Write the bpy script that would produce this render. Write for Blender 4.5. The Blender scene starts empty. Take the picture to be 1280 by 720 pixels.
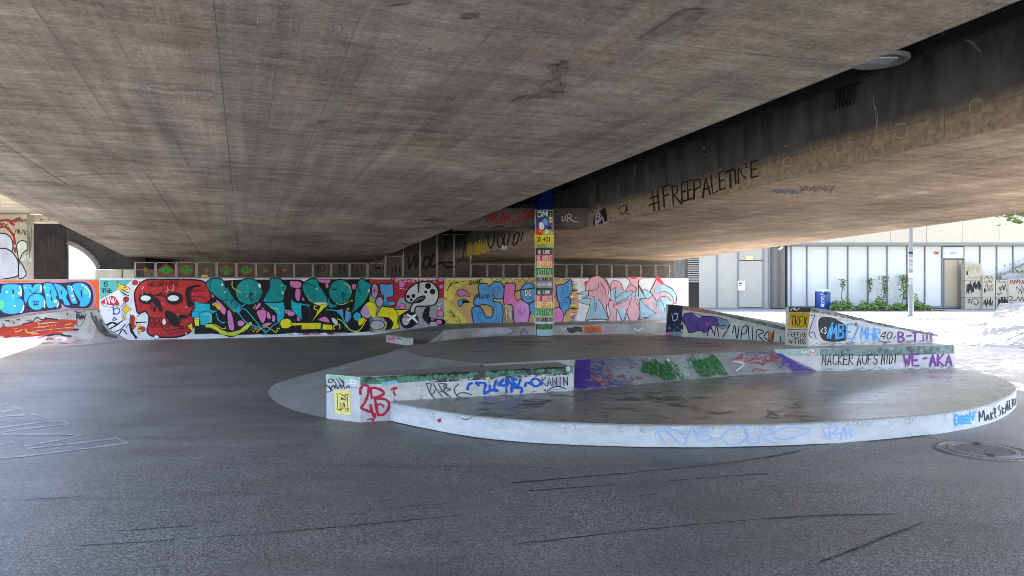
import bpy, bmesh, math, random
from mathutils import Vector, Matrix
from mathutils.geometry import tessellate_polygon
from mathutils.bvhtree import BVHTree
random.seed(7)
R = math.radians
SC = bpy.context.scene
COL = SC.collection
# ------------------------------------------------------------------ camera
F, CX, HY, EZ = 924.0, 640.0, 347.0, 1.65       # photo survey: focal length and horizon in photo pixels, eye height
cd = bpy.data.cameras.new('camera'); cam = bpy.data.objects.new('camera', cd); COL.objects.link(cam)
cd.sensor_width = 36; cd.lens = F/1280*36; cd.shift_y = -(360-HY)/1280
cd.clip_start = 0.05; cd.clip_end = 2000
cam.location = (0, 0, EZ); cam.rotation_euler = (R(90), 0, 0); SC.camera = cam
# ------------------------------------------------------------------ daylight
SUN_EL, SUN_AZ = 62.0, math.degrees(math.atan2(.55, .84))   # azimuth from +Y towards +X
w = bpy.data.worlds.new('World'); SC.world = w; w.use_nodes = True
nt = w.node_tree; bg = nt.nodes['Background']
sky = nt.nodes.new('ShaderNodeTexSky'); sky.sky_type = 'NISHITA'; sky.sun_disc = False
sky.sun_elevation = R(SUN_EL); sky.sun_rotation = R(SUN_AZ); sky.air_density = 0.8; sky.dust_density = 3.0; sky.ozone_density = 0.4
nt.links.new(sky.outputs[0], bg.inputs[0]); bg.inputs[1].default_value = 0.15
sl = bpy.data.lights.new('sun', 'SUN'); sun = bpy.data.objects.new('sun', sl); COL.objects.link(sun)
sl.energy = 4.5; sl.angle = R(0.5); sl.color = (1.0, .95, .87)
sd = Vector((math.sin(R(SUN_AZ))*math.cos(R(SUN_EL)), math.cos(R(SUN_AZ))*math.cos(R(SUN_EL)), math.sin(R(SUN_EL))))
sun.rotation_euler = sd.to_track_quat('Z', 'Y').to_euler(); sun.location = (10, 30, 40)
SC.view_settings.view_transform = 'Standard'; SC.view_settings.look = 'None'
SC.view_settings.gamma = 1; SC.view_settings.use_curve_mapping = False
SC.view_settings.exposure = 3.3
SC.render.engine = 'CYCLES'; SC.cycles.max_bounces = 10; SC.cycles.diffuse_bounces = 7
SC.cycles.use_denoising = True; SC.cycles.sample_clamp_indirect = 8; SC.cycles.filter_width = 0.95
# ------------------------------------------------------------------ materials
def lin(c): c /= 255.0; return c/12.92 if c <= .04045 else ((c+.055)/1.055)**2.4
def S(r, g, b, k=1.0): return (lin(r)*k, lin(g)*k, lin(b)*k)
MATS = {}
class NT:
    def __init__(s, name):
        s.m = bpy.data.materials.new(name); s.m.use_nodes = True; s.t = s.m.node_tree
        s.b = s.t.nodes['Principled BSDF']; s.pos = s.n('ShaderNodeNewGeometry').outputs['Position']
    def n(s, t): return s.t.nodes.new(t)
    def l(s, a, b): s.t.links.new(a, b)
    def scaled(s, v, sc):
        m = s.n('ShaderNodeVectorMath'); m.operation = 'MULTIPLY'; s.l(v, m.inputs[0]); m.inputs[1].default_value = sc; return m.outputs[0]
    def noise(s, v, scale, detail=4, rough=.55, dist=0):
        t = s.n('ShaderNodeTexNoise'); t.inputs['Scale'].default_value = scale; t.inputs['Detail'].default_value = detail
        t.inputs['Roughness'].default_value = rough; t.inputs['Distortion'].default_value = dist
        if v is not None: s.l(v, t.inputs['Vector'])
        return t.outputs['Fac']
    def ramp(s, f, stops):
        r = s.n('ShaderNodeValToRGB'); e = r.color_ramp.elements
        e[0].position, e[0].color = stops[0][0], (*stops[0][1], 1); e[1].position, e[1].color = stops[-1][0], (*stops[-1][1], 1)
        for p, c in stops[1:-1]:
            x = e.new(p); x.color = (*c, 1)
        s.l(f, r.inputs[0]); return r.outputs[0]
    def mix(s, f, a, b, mode='MIX'):
        m = s.n('ShaderNodeMix'); m.data_type = 'RGBA'; m.blend_type = mode
        for sock, v in ((m.inputs[0], f), (m.inputs[6], a), (m.inputs[7], b)):
            if hasattr(v, 'links'): s.l(v, sock)
            elif isinstance(v, tuple): sock.default_value = (*v, 1)
            else: sock.default_value = v
        return m.outputs[2]
    def math(s, op, a, b=0.0):
        m = s.n('ShaderNodeMath'); m.operation = op
        for k, v in enumerate((a, b)):
            if hasattr(v, 'links'): s.l(v, m.inputs[k])
            else: m.inputs[k].default_value = v
        return m.outputs[0]
    def bump(s, h, strength, dist=.01):
        b = s.n('ShaderNodeBump'); b.inputs['Strength'].default_value = strength; b.inputs['Distance'].default_value = dist
        s.l(h, b.inputs['Height']); s.l(b.outputs[0], s.b.inputs['Normal'])
    def out(s, c, rough=.8, spec=.3, metal=0):
        if hasattr(c, 'links'): s.l(c, s.b.inputs['Base Color'])
        else: s.b.inputs['Base Color'].default_value = (*c, 1)
        if hasattr(rough, 'links'): s.l(rough, s.b.inputs['Roughness'])
        else: s.b.inputs['Roughness'].default_value = rough
        s.b.inputs['Specular IOR Level'].default_value = spec; s.b.inputs['Metallic'].default_value = metal
        return s.m
W3 = (1, 1, 1)
def plain(name, c, rough=.7, var=.2, scale=4, bump=.15, spec=.3, metal=0):
    if name in MATS: return MATS[name]
    s = NT(name); f = s.noise(s.pos, scale, 6); g = s.noise(s.pos, scale*9, 3)
    f2 = s.math('ADD', s.math('MULTIPLY', f, .6), s.math('MULTIPLY', g, .4))
    lo = tuple(x*(1-var) for x in c); hi = tuple(min(x*(1+var), .92) for x in c)
    col = s.ramp(f2, [(.3, lo), (.7, hi)])
    if bump: s.bump(g, bump)
    MATS[name] = s.out(col, rough, spec, metal); return MATS[name]
def paint(r, g, b, k=1.0):
    """sprayed paint: a little uneven, with the concrete's pores showing"""
    name = 'spray_paint_%d_%d_%d' % (r, g, b)
    if name in MATS: return MATS[name]
    s = NT(name); c = S(r, g, b, k)
    f = s.noise(s.pos, 2.3, 5); g2 = s.noise(s.pos, 55, 3, .7)
    lo = tuple(x*.80 for x in c); hi = tuple(min(x*1.10, .90) for x in c)
    f = s.math('ADD', s.math('MULTIPLY', f, .6), s.math('MULTIPLY', s.noise(s.scaled(s.pos, (7, 7, .7)), 1, 5, .65), .4))
    col = s.ramp(f, [(.34, lo), (.64, hi)])
    grime = s.ramp(s.noise(s.pos, 9, 6, .75), [(.60, (0, 0, 0)), (.72, W3)]); col = s.mix(s.math('MULTIPLY', grime, .28), col, (.20, .19, .18))
    pore = s.ramp(g2, [(.30, (.55, .55, .55)), (.38, W3)])
    col = s.mix(1.0, col, pore, 'MULTIPLY')
    s.bump(g2, .2, .004)
    MATS[name] = s.out(col, .62, .3); return MATS[name]
def worn(name, top, under, scale=14, thr=.5, soft=.06, big=1.5, rough=.7, stretch=(1, 1, 1)):
    """worn paint over another colour"""
    if name in MATS: return MATS[name]
    s = NT(name); v = s.scaled(s.pos, stretch)
    f = s.math('ADD', s.math('MULTIPLY', s.noise(v, scale, 6, .65), .7), s.math('MULTIPLY', s.noise(v, big, 3), .3))
    k = s.ramp(f, [(thr-soft, (0, 0, 0)), (thr+soft, W3)])
    tone = s.ramp(s.noise(s.pos, 5, 5), [(.3, (.8, .8, .8)), (.7, (1.1, 1.1, 1.1))])
    c = s.mix(1.0, s.mix(k, top, under), tone, 'MULTIPLY')
    s.bump(f, .25); MATS[name] = s.out(c, rough, .3); return MATS[name]
BD = Vector((-.3626, 1, 0)).normalized(); BP = Vector((BD.y, -BD.x, 0))   # along / across the bridge
def bridge_coords(s):
    out = s.n('ShaderNodeCombineXYZ')
    for k, d in enumerate((BP, BD)):
        m = s.n('ShaderNodeVectorMath'); m.operation = 'DOT_PRODUCT'; s.l(s.pos, m.inputs[0]); m.inputs[1].default_value = d
        s.l(m.outputs['Value'], out.inputs[k])
    z = s.n('ShaderNodeSeparateXYZ'); s.l(s.pos, z.inputs[0]); s.l(z.outputs[2], out.inputs[2])
    return out.outputs[0]
def soffit_mat(name, tint=(1, 1, 1)):
    s = NT(name); v = bridge_coords(s)
    n1 = s.noise(s.scaled(v, (.75, .55, 1)), 1, 8, .62, .4)
    n2 = s.noise(s.scaled(v, (8, .22, 1)), 1, 6, .65)        # board marks along the deck
    n3 = s.noise(s.scaled(v, (1.5, 6.5, 1)), 1, 8, .72)     # lift marks across it
    n4 = s.noise(v, 30, 5, .75)
    f = s.math('ADD', s.math('MULTIPLY', n1, .30), s.math('MULTIPLY', n2, .14))
    f = s.math('ADD', f, s.math('ADD', s.math('MULTIPLY', n3, .30), s.math('MULTIPLY', n4, .26)))
    t = lambda a: tuple(x*y for x, y in zip(a, tint))
    col = s.ramp(f, [(.38, t((.098, .082, .066))), (.455, t((.22, .190, .157))), (.53, t((.345, .303, .255))), (.61, t((.55, .492, .425)))])
    patch = s.ramp(s.noise(s.scaled(v, (.9, .35, 1)), .9, 5, .6, .3), [(.36, (.78, .77, .76)), (.52, (1, 1, 1)), (.66, (1.2, 1.175, 1.13))])
    col = s.mix(1.0, col, patch, 'MULTIPLY')
    br = s.n('ShaderNodeTexBrick')
    sw = s.n('ShaderNodeSeparateXYZ'); s.l(v, sw.inputs[0]); cb = s.n('ShaderNodeCombineXYZ'); s.l(sw.outputs[1], cb.inputs[0]); s.l(sw.outputs[0], cb.inputs[1])
    s.l(cb.outputs[0], br.inputs['Vector'])      # swapped so that boards run along the deck
    br.inputs['Color1'].default_value = (.93, .93, .93, 1); br.inputs['Color2'].default_value = (1.06, 1.05, 1.04, 1); br.inputs['Mortar'].default_value = (.74, .72, .70, 1)
    br.inputs['Scale'].default_value = 1; br.inputs['Brick Width'].default_value = 4.1; br.inputs['Row Height'].default_value = .145
    br.inputs['Mortar Size'].default_value = .003; br.inputs['Mortar Smooth'].default_value = .8; br.offset = .37
    col = s.mix(.85, col, s.mix(1.0, col, br.outputs[0], 'MULTIPLY'))
    rust = s.ramp(s.noise(s.scaled(v, (1.1, .7, 1)), 1.3, 5, .7), [(.60, (0, 0, 0)), (.74, W3)])
    col = s.mix(s.math('MULTIPLY', rust, .45), col, t((.24, .165, .10)))
    dark = s.ramp(s.noise(s.scaled(v, (.5, 1.2, 1)), 1.9, 6, .75), [(.63, (0, 0, 0)), (.72, W3)])
    col = s.mix(s.math('MULTIPLY', dark, .55), col, (.07, .065, .06))
    s.bump(s.math('ADD', n3, s.math('MULTIPLY', n2, 1.5)), .35, .02)
    MATS[name] = s.out(col, .88, .25); return s.m
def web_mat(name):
    """girder side: dark grey above, tan strip with ragged boundary along the lower edge (strip follows the deck's fall)"""
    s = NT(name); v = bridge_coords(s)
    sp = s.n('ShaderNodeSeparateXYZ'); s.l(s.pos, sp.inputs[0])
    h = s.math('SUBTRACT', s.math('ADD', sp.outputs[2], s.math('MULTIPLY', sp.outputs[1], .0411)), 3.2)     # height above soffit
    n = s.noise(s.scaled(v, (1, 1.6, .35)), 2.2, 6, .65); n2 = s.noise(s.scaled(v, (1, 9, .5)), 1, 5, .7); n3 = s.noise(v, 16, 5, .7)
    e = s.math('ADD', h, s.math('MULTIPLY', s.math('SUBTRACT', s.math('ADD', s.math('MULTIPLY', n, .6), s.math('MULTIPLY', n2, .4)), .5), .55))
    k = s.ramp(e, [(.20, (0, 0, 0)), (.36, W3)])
    tan = s.ramp(n3, [(.3, (.20, .15, .10)), (.7, (.44, .335, .22))]); darkgrey = s.ramp(n, [(.3, (.045, .044, .042)), (.7, (.15, .145, .135))])
    s.bump(n3, .3); MATS[name] = s.out(s.mix(k, tan, darkgrey), .85, .25); return s.m
def asphalt_mat(name):
    s = NT(name)
    big = s.noise(s.pos, .35, 5, .6); mid = s.noise(s.scaled(s.pos, (.6, 1.6, 1)), 1.3, 6, .65); fine = s.noise(s.pos, 70, 2, .7)
    f = s.math('ADD', s.math('MULTIPLY', big, .5), s.math('MULTIPLY', mid, .5))
    col = s.ramp(f, [(.36, (.116, .108, .098)), (.50, (.162, .151, .137)), (.64, (.22, .206, .188))])
    vo = s.n('ShaderNodeTexVoronoi'); vo.feature = 'F1'; vo.inputs['Scale'].default_value = 125; s.l(s.pos, vo.inputs['Vector'])
    sc_ = s.n('ShaderNodeSeparateColor'); s.l(vo.outputs['Color'], sc_.inputs[0]); stone = sc_.outputs[0]
    fl = s.ramp(stone, [(.66, (0, 0, 0)), (.70, (.35,)*3), (.97, W3)])
    near = s.ramp(s.noise(s.pos, .55, 5, .6), [(.38, (.22,)*3), (.60, (1, 1, 1))])
    col = s.mix(s.math('MULTIPLY', s.math('MULTIPLY', fl, .56), near), col, (.62, .60, .57))
    pit = s.ramp(stone, [(.06, (.38,)*3), (.22, W3)])
    col = s.mix(1.0, col, pit, 'MULTIPLY')
    dust = s.ramp(s.noise(s.scaled(s.pos, (.45, 1.5, 1)), 1.1, 7, .72), [(.58, (0, 0, 0)), (.74, W3)])
    col = s.mix(s.math('MULTIPLY', dust, .38), col, (.30, .29, .275))
    track = s.ramp(s.noise(s.scaled(s.pos, (.25, 2.4, 1)), 1.0, 5, .6, .3), [(.58, (0, 0, 0)), (.70, W3)])
    col = s.mix(s.math('MULTIPLY', track, .35), col, (.055, .054, .054))
    s.bump(stone, .22, .004)
    MATS[name] = s.out(col, s.ramp(mid, [(.3, (.38,)*3), (.7, (.60,)*3)]), .45); return s.m
def skid_concrete(name, lo, hi, rough=.5):
    """trowelled concrete polished and blackened by wheels"""
    s = NT(name)
    a = s.noise(s.scaled(s.pos, (.5, 3.2, 1)), 1.2, 6, .65); b = s.noise(s.scaled(s.pos, (2.2, .8, 1)), 1.6, 5, .6); c = s.noise(s.pos, 40, 3)
    f = s.math('ADD', s.math('MULTIPLY', a, .5), s.math('ADD', s.math('MULTIPLY', b, .35), s.math('MULTIPLY', c, .15)))
    col = s.ramp(f, [(.34, lo), (.52, tuple((x+y)/2 for x, y in zip(lo, hi))), (.66, hi)])
    mk = s.ramp(s.noise(s.scaled(s.pos, (1.2, 7, 1)), 1.4, 4, .6, .6), [(.63, (0, 0, 0)), (.70, W3)])
    col = s.mix(s.math('MULTIPLY', mk, .45), col, tuple(x*.5 for x in lo))
    s.bump(c, .05, .002); MATS[name] = s.out(col, s.ramp(a, [(.3, (rough-.06,)*3), (.7, (rough+.12,)*3)]), .45); return s.m
def old_concrete(name, lo, hi, scale=1.5, bump=.25, stretch=(1, 1, 1)):
    s = NT(name); v = s.scaled(s.pos, stretch)
    f = s.math('ADD', s.math('MULTIPLY', s.noise(v, scale, 7, .62), .7), s.math('MULTIPLY', s.noise(s.pos, 30, 4, .7), .3))
    s.bump(f, bump); MATS[name] = s.out(s.ramp(f, [(.36, lo), (.64, hi)]), .85, .25); return s.m
def wire_mesh_mat(): return plain('galvanised_wire', (.06, .056, .05), .6, .2, 20, 0)

M_SOFFIT = soffit_mat('board_marked_concrete'); M_SOFFIT2 = soffit_mat('bounce_tinted_board_concrete', (1.22, 1.05, .88))  # second copy tinted warmer and brighter for bounce off the sunlit ground
M_WEB = web_mat('dark_tan_girder_concrete'); M_ASPH = asphalt_mat('asphalt')
M_DISC = skid_concrete('skated_concrete', (.15, .138, .12), (.36, .338, .305), .26)
M_PLAT = skid_concrete('dark_skated_concrete', (.22, .205, .187), (.43, .405, .37), .38)
M_APRON = skid_concrete('apron_concrete', (.19, .185, .173), (.32, .31, .295), .6)
M_CONC = old_concrete('weathered_concrete', (.20, .195, .18), (.40, .385, .355))
M_CONCD = old_concrete('dark_concrete', (.045, .042, .038), (.10, .095, .085))
M_CONCB = old_concrete('brown_concrete', (.13, .11, .085), (.26, .225, .18))
M_SLAB = old_concrete('shade_dark_slab', (.022, .022, .022), (.05, .05, .05))  # near-black colour stands for the unlit underside of the slab
def rim_mat(name):
    s = NT(name); z = s.n('ShaderNodeSeparateXYZ'); s.l(s.pos, z.inputs[0])
    f = s.math('ADD', s.math('MULTIPLY', s.noise(s.pos, 95, 3, .7), .75), s.math('MULTIPLY', s.noise(s.pos, 5, 3), .25))
    f = s.math('ADD', f, s.math('MULTIPLY', s.math('MAXIMUM', s.math('SUBTRACT', z.outputs[2], .10), 0.0), 1.2))
    k = s.ramp(f, [(.605, (0, 0, 0)), (.66, W3)])
    edge = s.ramp(s.math('ADD', z.outputs[2], s.math('MULTIPLY', s.noise(s.pos, 26, 4, .7), .03)), [(.214, (0, 0, 0)), (.226, W3)]); k = s.math('MAXIMUM', s.math('MULTIPLY', k, .9), edge)
    c = s.mix(s.math('MULTIPLY', k, .75), s.ramp(s.noise(s.scaled(s.pos, (1, 1, 4)), 4, 6, .65), [(.3, (.52, .52, .515)), (.7, (.69, .69, .68))]), (.17, .17, .165))
    s.bump(f, .3, .006); MATS[name] = s.out(c, .7, .3); return s.m
M_RIMP = rim_mat('worn_rim_paint')
M_RIMW = worn('worn_white_rim_paint', (.52, .54, .56), (.27, .27, .265), 22, .60, .05, 2)
M_LEDGEW = worn('worn_white_ledge_paint', (.57, .56, .535), (.36, .355, .34), 16, .62, .05, 2)
M_GREENLIP = worn('scuffed_green_coping_paint', (.10, .27, .17), (.045, .05, .045), 11, .50, .05, 5, .6, (1, 1, 1))
M_GREYGREEN = worn('scuffed_grey_green_paint', (.20, .29, .25), (.10, .11, .105), 12, .52, .06, 4)
M_STEEL = plain('grey_steel', (.32, .32, .31), .5, .15, 6, .05, .5, .3)
M_BLACK = plain('matt_black', (.012, .012, .013), .6, .2, 6, .05)
M_IRON = plain('cast_iron', (.22, .205, .195), .55, .35, 25, .3, .5, .4)
# ------------------------------------------------------------------ mesh builder
WL = {}
def link(o, parent=None, at=None):
    COL.objects.link(o)
    at = Vector(at) if at is not None else Vector((0, 0, 0))
    WL[o.name] = at
    if parent is not None: o.parent = parent; o.location = at-WL[parent.name]
    else: o.location = at
    return o
def empty(name, at, label=None, cat=None, group=None):
    o = bpy.data.objects.new(name, None); link(o, None, at); o.empty_display_size = .2
    return tag(o, label, cat, group)
def tag(o, label=None, cat=None, group=None, kind=None):
    if label: o['label'] = label
    if cat: o['category'] = cat
    if group: o['group'] = group
    if kind: o['kind'] = kind
    return o
class MB:
    def __init__(s): s.v, s.f, s.k, s.mats = [], [], [], []
    def mi(s, m):
        if m not in s.mats: s.mats.append(m)
        return s.mats.index(m)
    def face(s, pts, m):
        i = len(s.v); s.v += [tuple(p) for p in pts]; s.f.append(tuple(range(i, i+len(pts)))); s.k.append(s.mi(m)); return s
    def solid(s, vs, fs, m):
        i = len(s.v); s.v += [tuple(p) for p in vs]; k = s.mi(m)
        for f in fs: s.f.append(tuple(i+j for j in f)); s.k.append(k)
        return s
    def box(s, x0, x1, y0, y1, z0, z1, m, M=None):
        p = [Vector((x, y, z)) for z in (z0, z1) for y in (y0, y1) for x in (x0, x1)]
        if M is not None: p = [M @ q for q in p]
        return s.solid(p, [(0, 2, 3, 1), (4, 5, 7, 6), (0, 1, 5, 4), (2, 6, 7, 3), (0, 4, 6, 2), (1, 3, 7, 5)], m)
    def prism(s, poly, z0, z1, m, mtop=None):
        """poly: xy list counter-clockwise; z0, z1 number or list"""
        poly = [(p[0], p[1]) for p in poly]
        if sum(a[0]*e[1]-e[0]*a[1] for a, e in zip(poly, poly[1:]+poly[:1])) < 0:
            poly = poly[::-1]; z0, z1 = [list(z)[::-1] if isinstance(z, (list, tuple)) else z for z in (z0, z1)]
        n = len(poly); zl = lambda z, i: z[i] if isinstance(z, (list, tuple)) else z
        i0 = len(s.v)
        for i, p in enumerate(poly): s.v.append((p[0], p[1], zl(z0, i)))
        for i, p in enumerate(poly): s.v.append((p[0], p[1], zl(z1, i)))
        k = s.mi(m)
        for i in range(n):
            j = (i+1) % n; s.f.append((i0+i, i0+j, i0+n+j, i0+n+i)); s.k.append(k)
        tri = tessellate_polygon([[Vector((p[0], p[1], 0)) for p in poly]]); kt = s.mi(mtop or m)
        for t in tri:
            a = [Vector((*poly[q], 0)) for q in t]; t = t if (a[1]-a[0]).cross(a[2]-a[0]).z > 0 else t[::-1]
            s.f.append(tuple(i0+n+q for q in t)); s.k.append(kt); s.f.append(tuple(i0+q for q in t[::-1])); s.k.append(k)
        return s
    def tube(s, pts, r, m, n=8, closed=False):
        pts = [Vector(p) for p in pts]; i0 = len(s.v); N = len(pts); k = s.mi(m)
        up = None
        for i, p in enumerate(pts):
            a = pts[(i-1) % N] if (i or closed) else p; b = pts[(i+1) % N] if (i < N-1 or closed) else p
            d = (b-a).normalized()
            if up is None: up = d.orthogonal().normalized()
            up = (up-d*up.dot(d)).normalized(); sd_ = d.cross(up)
            rr = r[i] if isinstance(r, (list, tuple)) else r
            for j in range(n):
                t = 2*math.pi*j/n; s.v.append(tuple(p+(up*math.cos(t)+sd_*math.sin(t))*rr))
        for i in range(N if closed else N-1):
            a, b = i0+i*n, i0+((i+1) % N)*n
            for j in range(n):
                q = (j+1) % n; s.f.append((a+j, a+q, b+q, b+j)); s.k.append(k)
        if not closed:
            s.f.append(tuple(i0+j for j in range(n))[::-1]); s.k.append(k); s.f.append(tuple(i0+(N-1)*n+j for j in range(n))); s.k.append(k)
        return s
    def lathe(s, prof, c, m, n=32):
        i0 = len(s.v); k = s.mi(m); P = len(prof)
        for j in range(n):
            t = 2*math.pi*j/n
            for r, z in prof: s.v.append((c[0]+r*math.cos(t), c[1]+r*math.sin(t), c[2]+z))
        for j in range(n):
            q = (j+1) % n
            for i in range(P-1):
                s.f.append((i0+j*P+i, i0+q*P+i, i0+q*P+i+1, i0+j*P+i+1)); s.k.append(k)
        return s
    def build(s, name, parent=None, smooth=False, bevel=0, seg=2, origin=None):
        me = bpy.data.meshes.new(name)
        V = [Vector(p) for p in s.v]
        if origin is None:
            xs = [p.x for p in V]; ys = [p.y for p in V]; zs = [p.z for p in V]
            origin = ((min(xs)+max(xs))/2, (min(ys)+max(ys))/2, min(zs))
        o0 = Vector(origin)
        me.from_pydata([tuple(p-o0) for p in V], [], s.f)
        for m in s.mats: me.materials.append(m)
        me.polygons.foreach_set('material_index', s.k)
        if smooth: me.polygons.foreach_set('use_smooth', [True]*len(s.f))
        me.update()
        o = bpy.data.objects.new(name, me); link(o, parent, o0)
        if bevel:
            b = o.modifiers.new('bevel', 'BEVEL'); b.width = bevel; b.segments = seg; b.limit_method = 'ANGLE'; b.angle_limit = R(35)
        return o
# ------------------------------------------------------------------ photo survey: rays through the photograph onto real surfaces
def ray(x, y): return Vector(((x-CX)/F, 1.0, (HY-y)/F))
EYE = Vector((0, 0, EZ))
def on_z(x, y, z=0.0):
    d = ray(x, y); return EYE+d*((z-EZ)/d.z)
def surf_z(z): return lambda x, y: (on_z(x, y, z), Vector((0, 0, 1)))
def surf_plane(p0, n):
    p0 = Vector(p0); n = Vector(n).normalized()
    if n.dot(EYE-p0) < 0: n = -n
    def f(x, y):
        d = ray(x, y); return EYE+d*((p0-EYE).dot(n)/d.dot(n)), n
    return f
def surf_wall(a, b):
    d = Vector((b[0]-a[0], b[1]-a[1], 0)); return surf_plane((a[0], a[1], 0), (d.y, -d.x, 0))
def surf_3(a, b, c): return surf_plane(a, (Vector(b)-Vector(a)).cross(Vector(c)-Vector(a)))
SOF_C, SOF_S = 1.55, .0411
def zs(y): return EZ+SOF_C-SOF_S*y                       # deck soffit height
def surf_soffit(): return surf_plane((0, 0, EZ+SOF_C), (0, SOF_S, 1))
def surf_mesh(mb):
    t = BVHTree.FromPolygons([Vector(p) for p in mb.v], mb.f)
    def f(x, y):
        d = ray(x, y).normalized(); h = t.ray_cast(EYE, d)
        if h[0] is None: return None
        n = h[1]; return h[0], (n if n.dot(d) < 0 else -n)
    return f
def cr(pts, closed=False, per=5):
    """Catmull-Rom through 2-D points"""
    n = len(pts); out = []
    if n < 3: return list(pts)
    for i in range(n if closed else n-1):
        P = [pts[(i+k) % n] if closed else pts[min(max(i+k, 0), n-1)] for k in (-1, 0, 1, 2)]
        for q in range(per):
            t = q/per; t2, t3 = t*t, t*t*t
            out.append(tuple(.5*(2*P[1][c]+(P[2][c]-P[0][c])*t+(2*P[0][c]-5*P[1][c]+4*P[2][c]-P[3][c])*t2+(3*P[1][c]-P[0][c]-3*P[2][c]+P[3][c])*t3) for c in (0, 1)))
    if not closed: out.append(pts[-1])
    return out
def ell(cx, cy, rx, ry, rot=0, n=18):
    c, s = math.cos(R(rot)), math.sin(R(rot))
    return [(cx+rx*math.cos(t)*c-ry*math.sin(t)*s, cy+rx*math.cos(t)*s+ry*math.sin(t)*c) for t in (2*math.pi*i/n for i in range(n))]
FONT = {k: [[tuple(float(a) for a in p.split(',')) for p in st.split()] for st in v.split('|')] for k, v in {
 'A': '0,0 2,6 4,0|.8,2 3.2,2', 'B': '0,0 0,6 2.8,5.6 3.2,4.2 0,3.2|0,3.2 3.4,2.6 3.6,.8 0,0', 'C': '4,5 2.4,6 .6,5 0,3 .6,1 2.4,0 4,1', 'D': '0,0 0,6 2.6,5.4 4,3 2.6,.6 0,0',
 'E': '4,6 0,6 0,0 4,0|0,3 3,3', 'F': '4,6 0,6 0,0|0,3.2 3,3.2', 'G': '4,5 2.4,6 .6,5 0,3 .6,1 2.4,0 4,1 4,2.8 2.4,2.8', 'H': '0,0 0,6|4,0 4,6|0,3 4,3', 'I': '2,0 2,6',
 'J': '4,6 4,1.4 2,0 0,1.2', 'K': '0,0 0,6|4,6 0,2.8 4,0', 'L': '0,6 0,0 4,0', 'M': '0,0 .4,6 2,2 3.6,6 4,0', 'N': '0,0 0,6 4,0 4,6', 'O': '2,6 .4,5 0,3 .5,.8 2,0 3.5,.8 4,3 3.6,5 2,6',
 'P': '0,0 0,6 3.4,5.6 3.6,3.6 0,2.8', 'R': '0,0 0,6 3.4,5.6 3.6,3.8 0,3 4,0', 'S': '4,5 2.2,6 .3,4.8 1,3.4 3.4,2.6 3.8,1 2,0 0,1', 'T': '0,6 4,6|2,6 2,0', 'U': '0,6 0,1.4 2,0 4,1.4 4,6',
 'V': '0,6 2,0 4,6', 'W': '0,6 1,0 2,4 3,0 4,6', 'X': '0,6 4,0|4,6 0,0', 'Y': '0,6 2,3 4,6|2,3 2,0', 'Z': '0,6 4,6 0,0 4,0',
 '0': '2,6 .4,5 0,3 .5,.8 2,0 3.5,.8 4,3 3.6,5 2,6', '1': '1,4.6 2.4,6 2.4,0', '2': '0,5 2,6 4,4.6 3,3 0,0 4,0', '3': '0,5.4 2.4,6 3.8,4.6 1.6,3.2 4,1.8 2.4,0 0,.8', '4': '3,0 3,6 0,2 4,2',
 '8': '2,3.2 .4,4.6 2,6 3.6,4.6 2,3.2 .1,1.4 2,0 3.9,1.4 2,3.2', '#': '1,0 1.6,6|2.8,0 3.4,6|0,2 4,2|.3,4 4.2,4', '-': '.5,3 3.5,3', '.': '1.8,0 2.2,.3', '+': '2,1 2,5|0,3 4,3',
 '!': '2,6 2,2|2,.3 2,0', ':': '2,1 2,1.3|2,4 2,4.3', '/': '.5,-1 3.5,7', '"': '1.4,6 1,4.4|3,6 2.6,4.4', '<': '3.5,5 .5,3 3.5,1', ' ': '0,0 0,0'}.items()}
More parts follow.
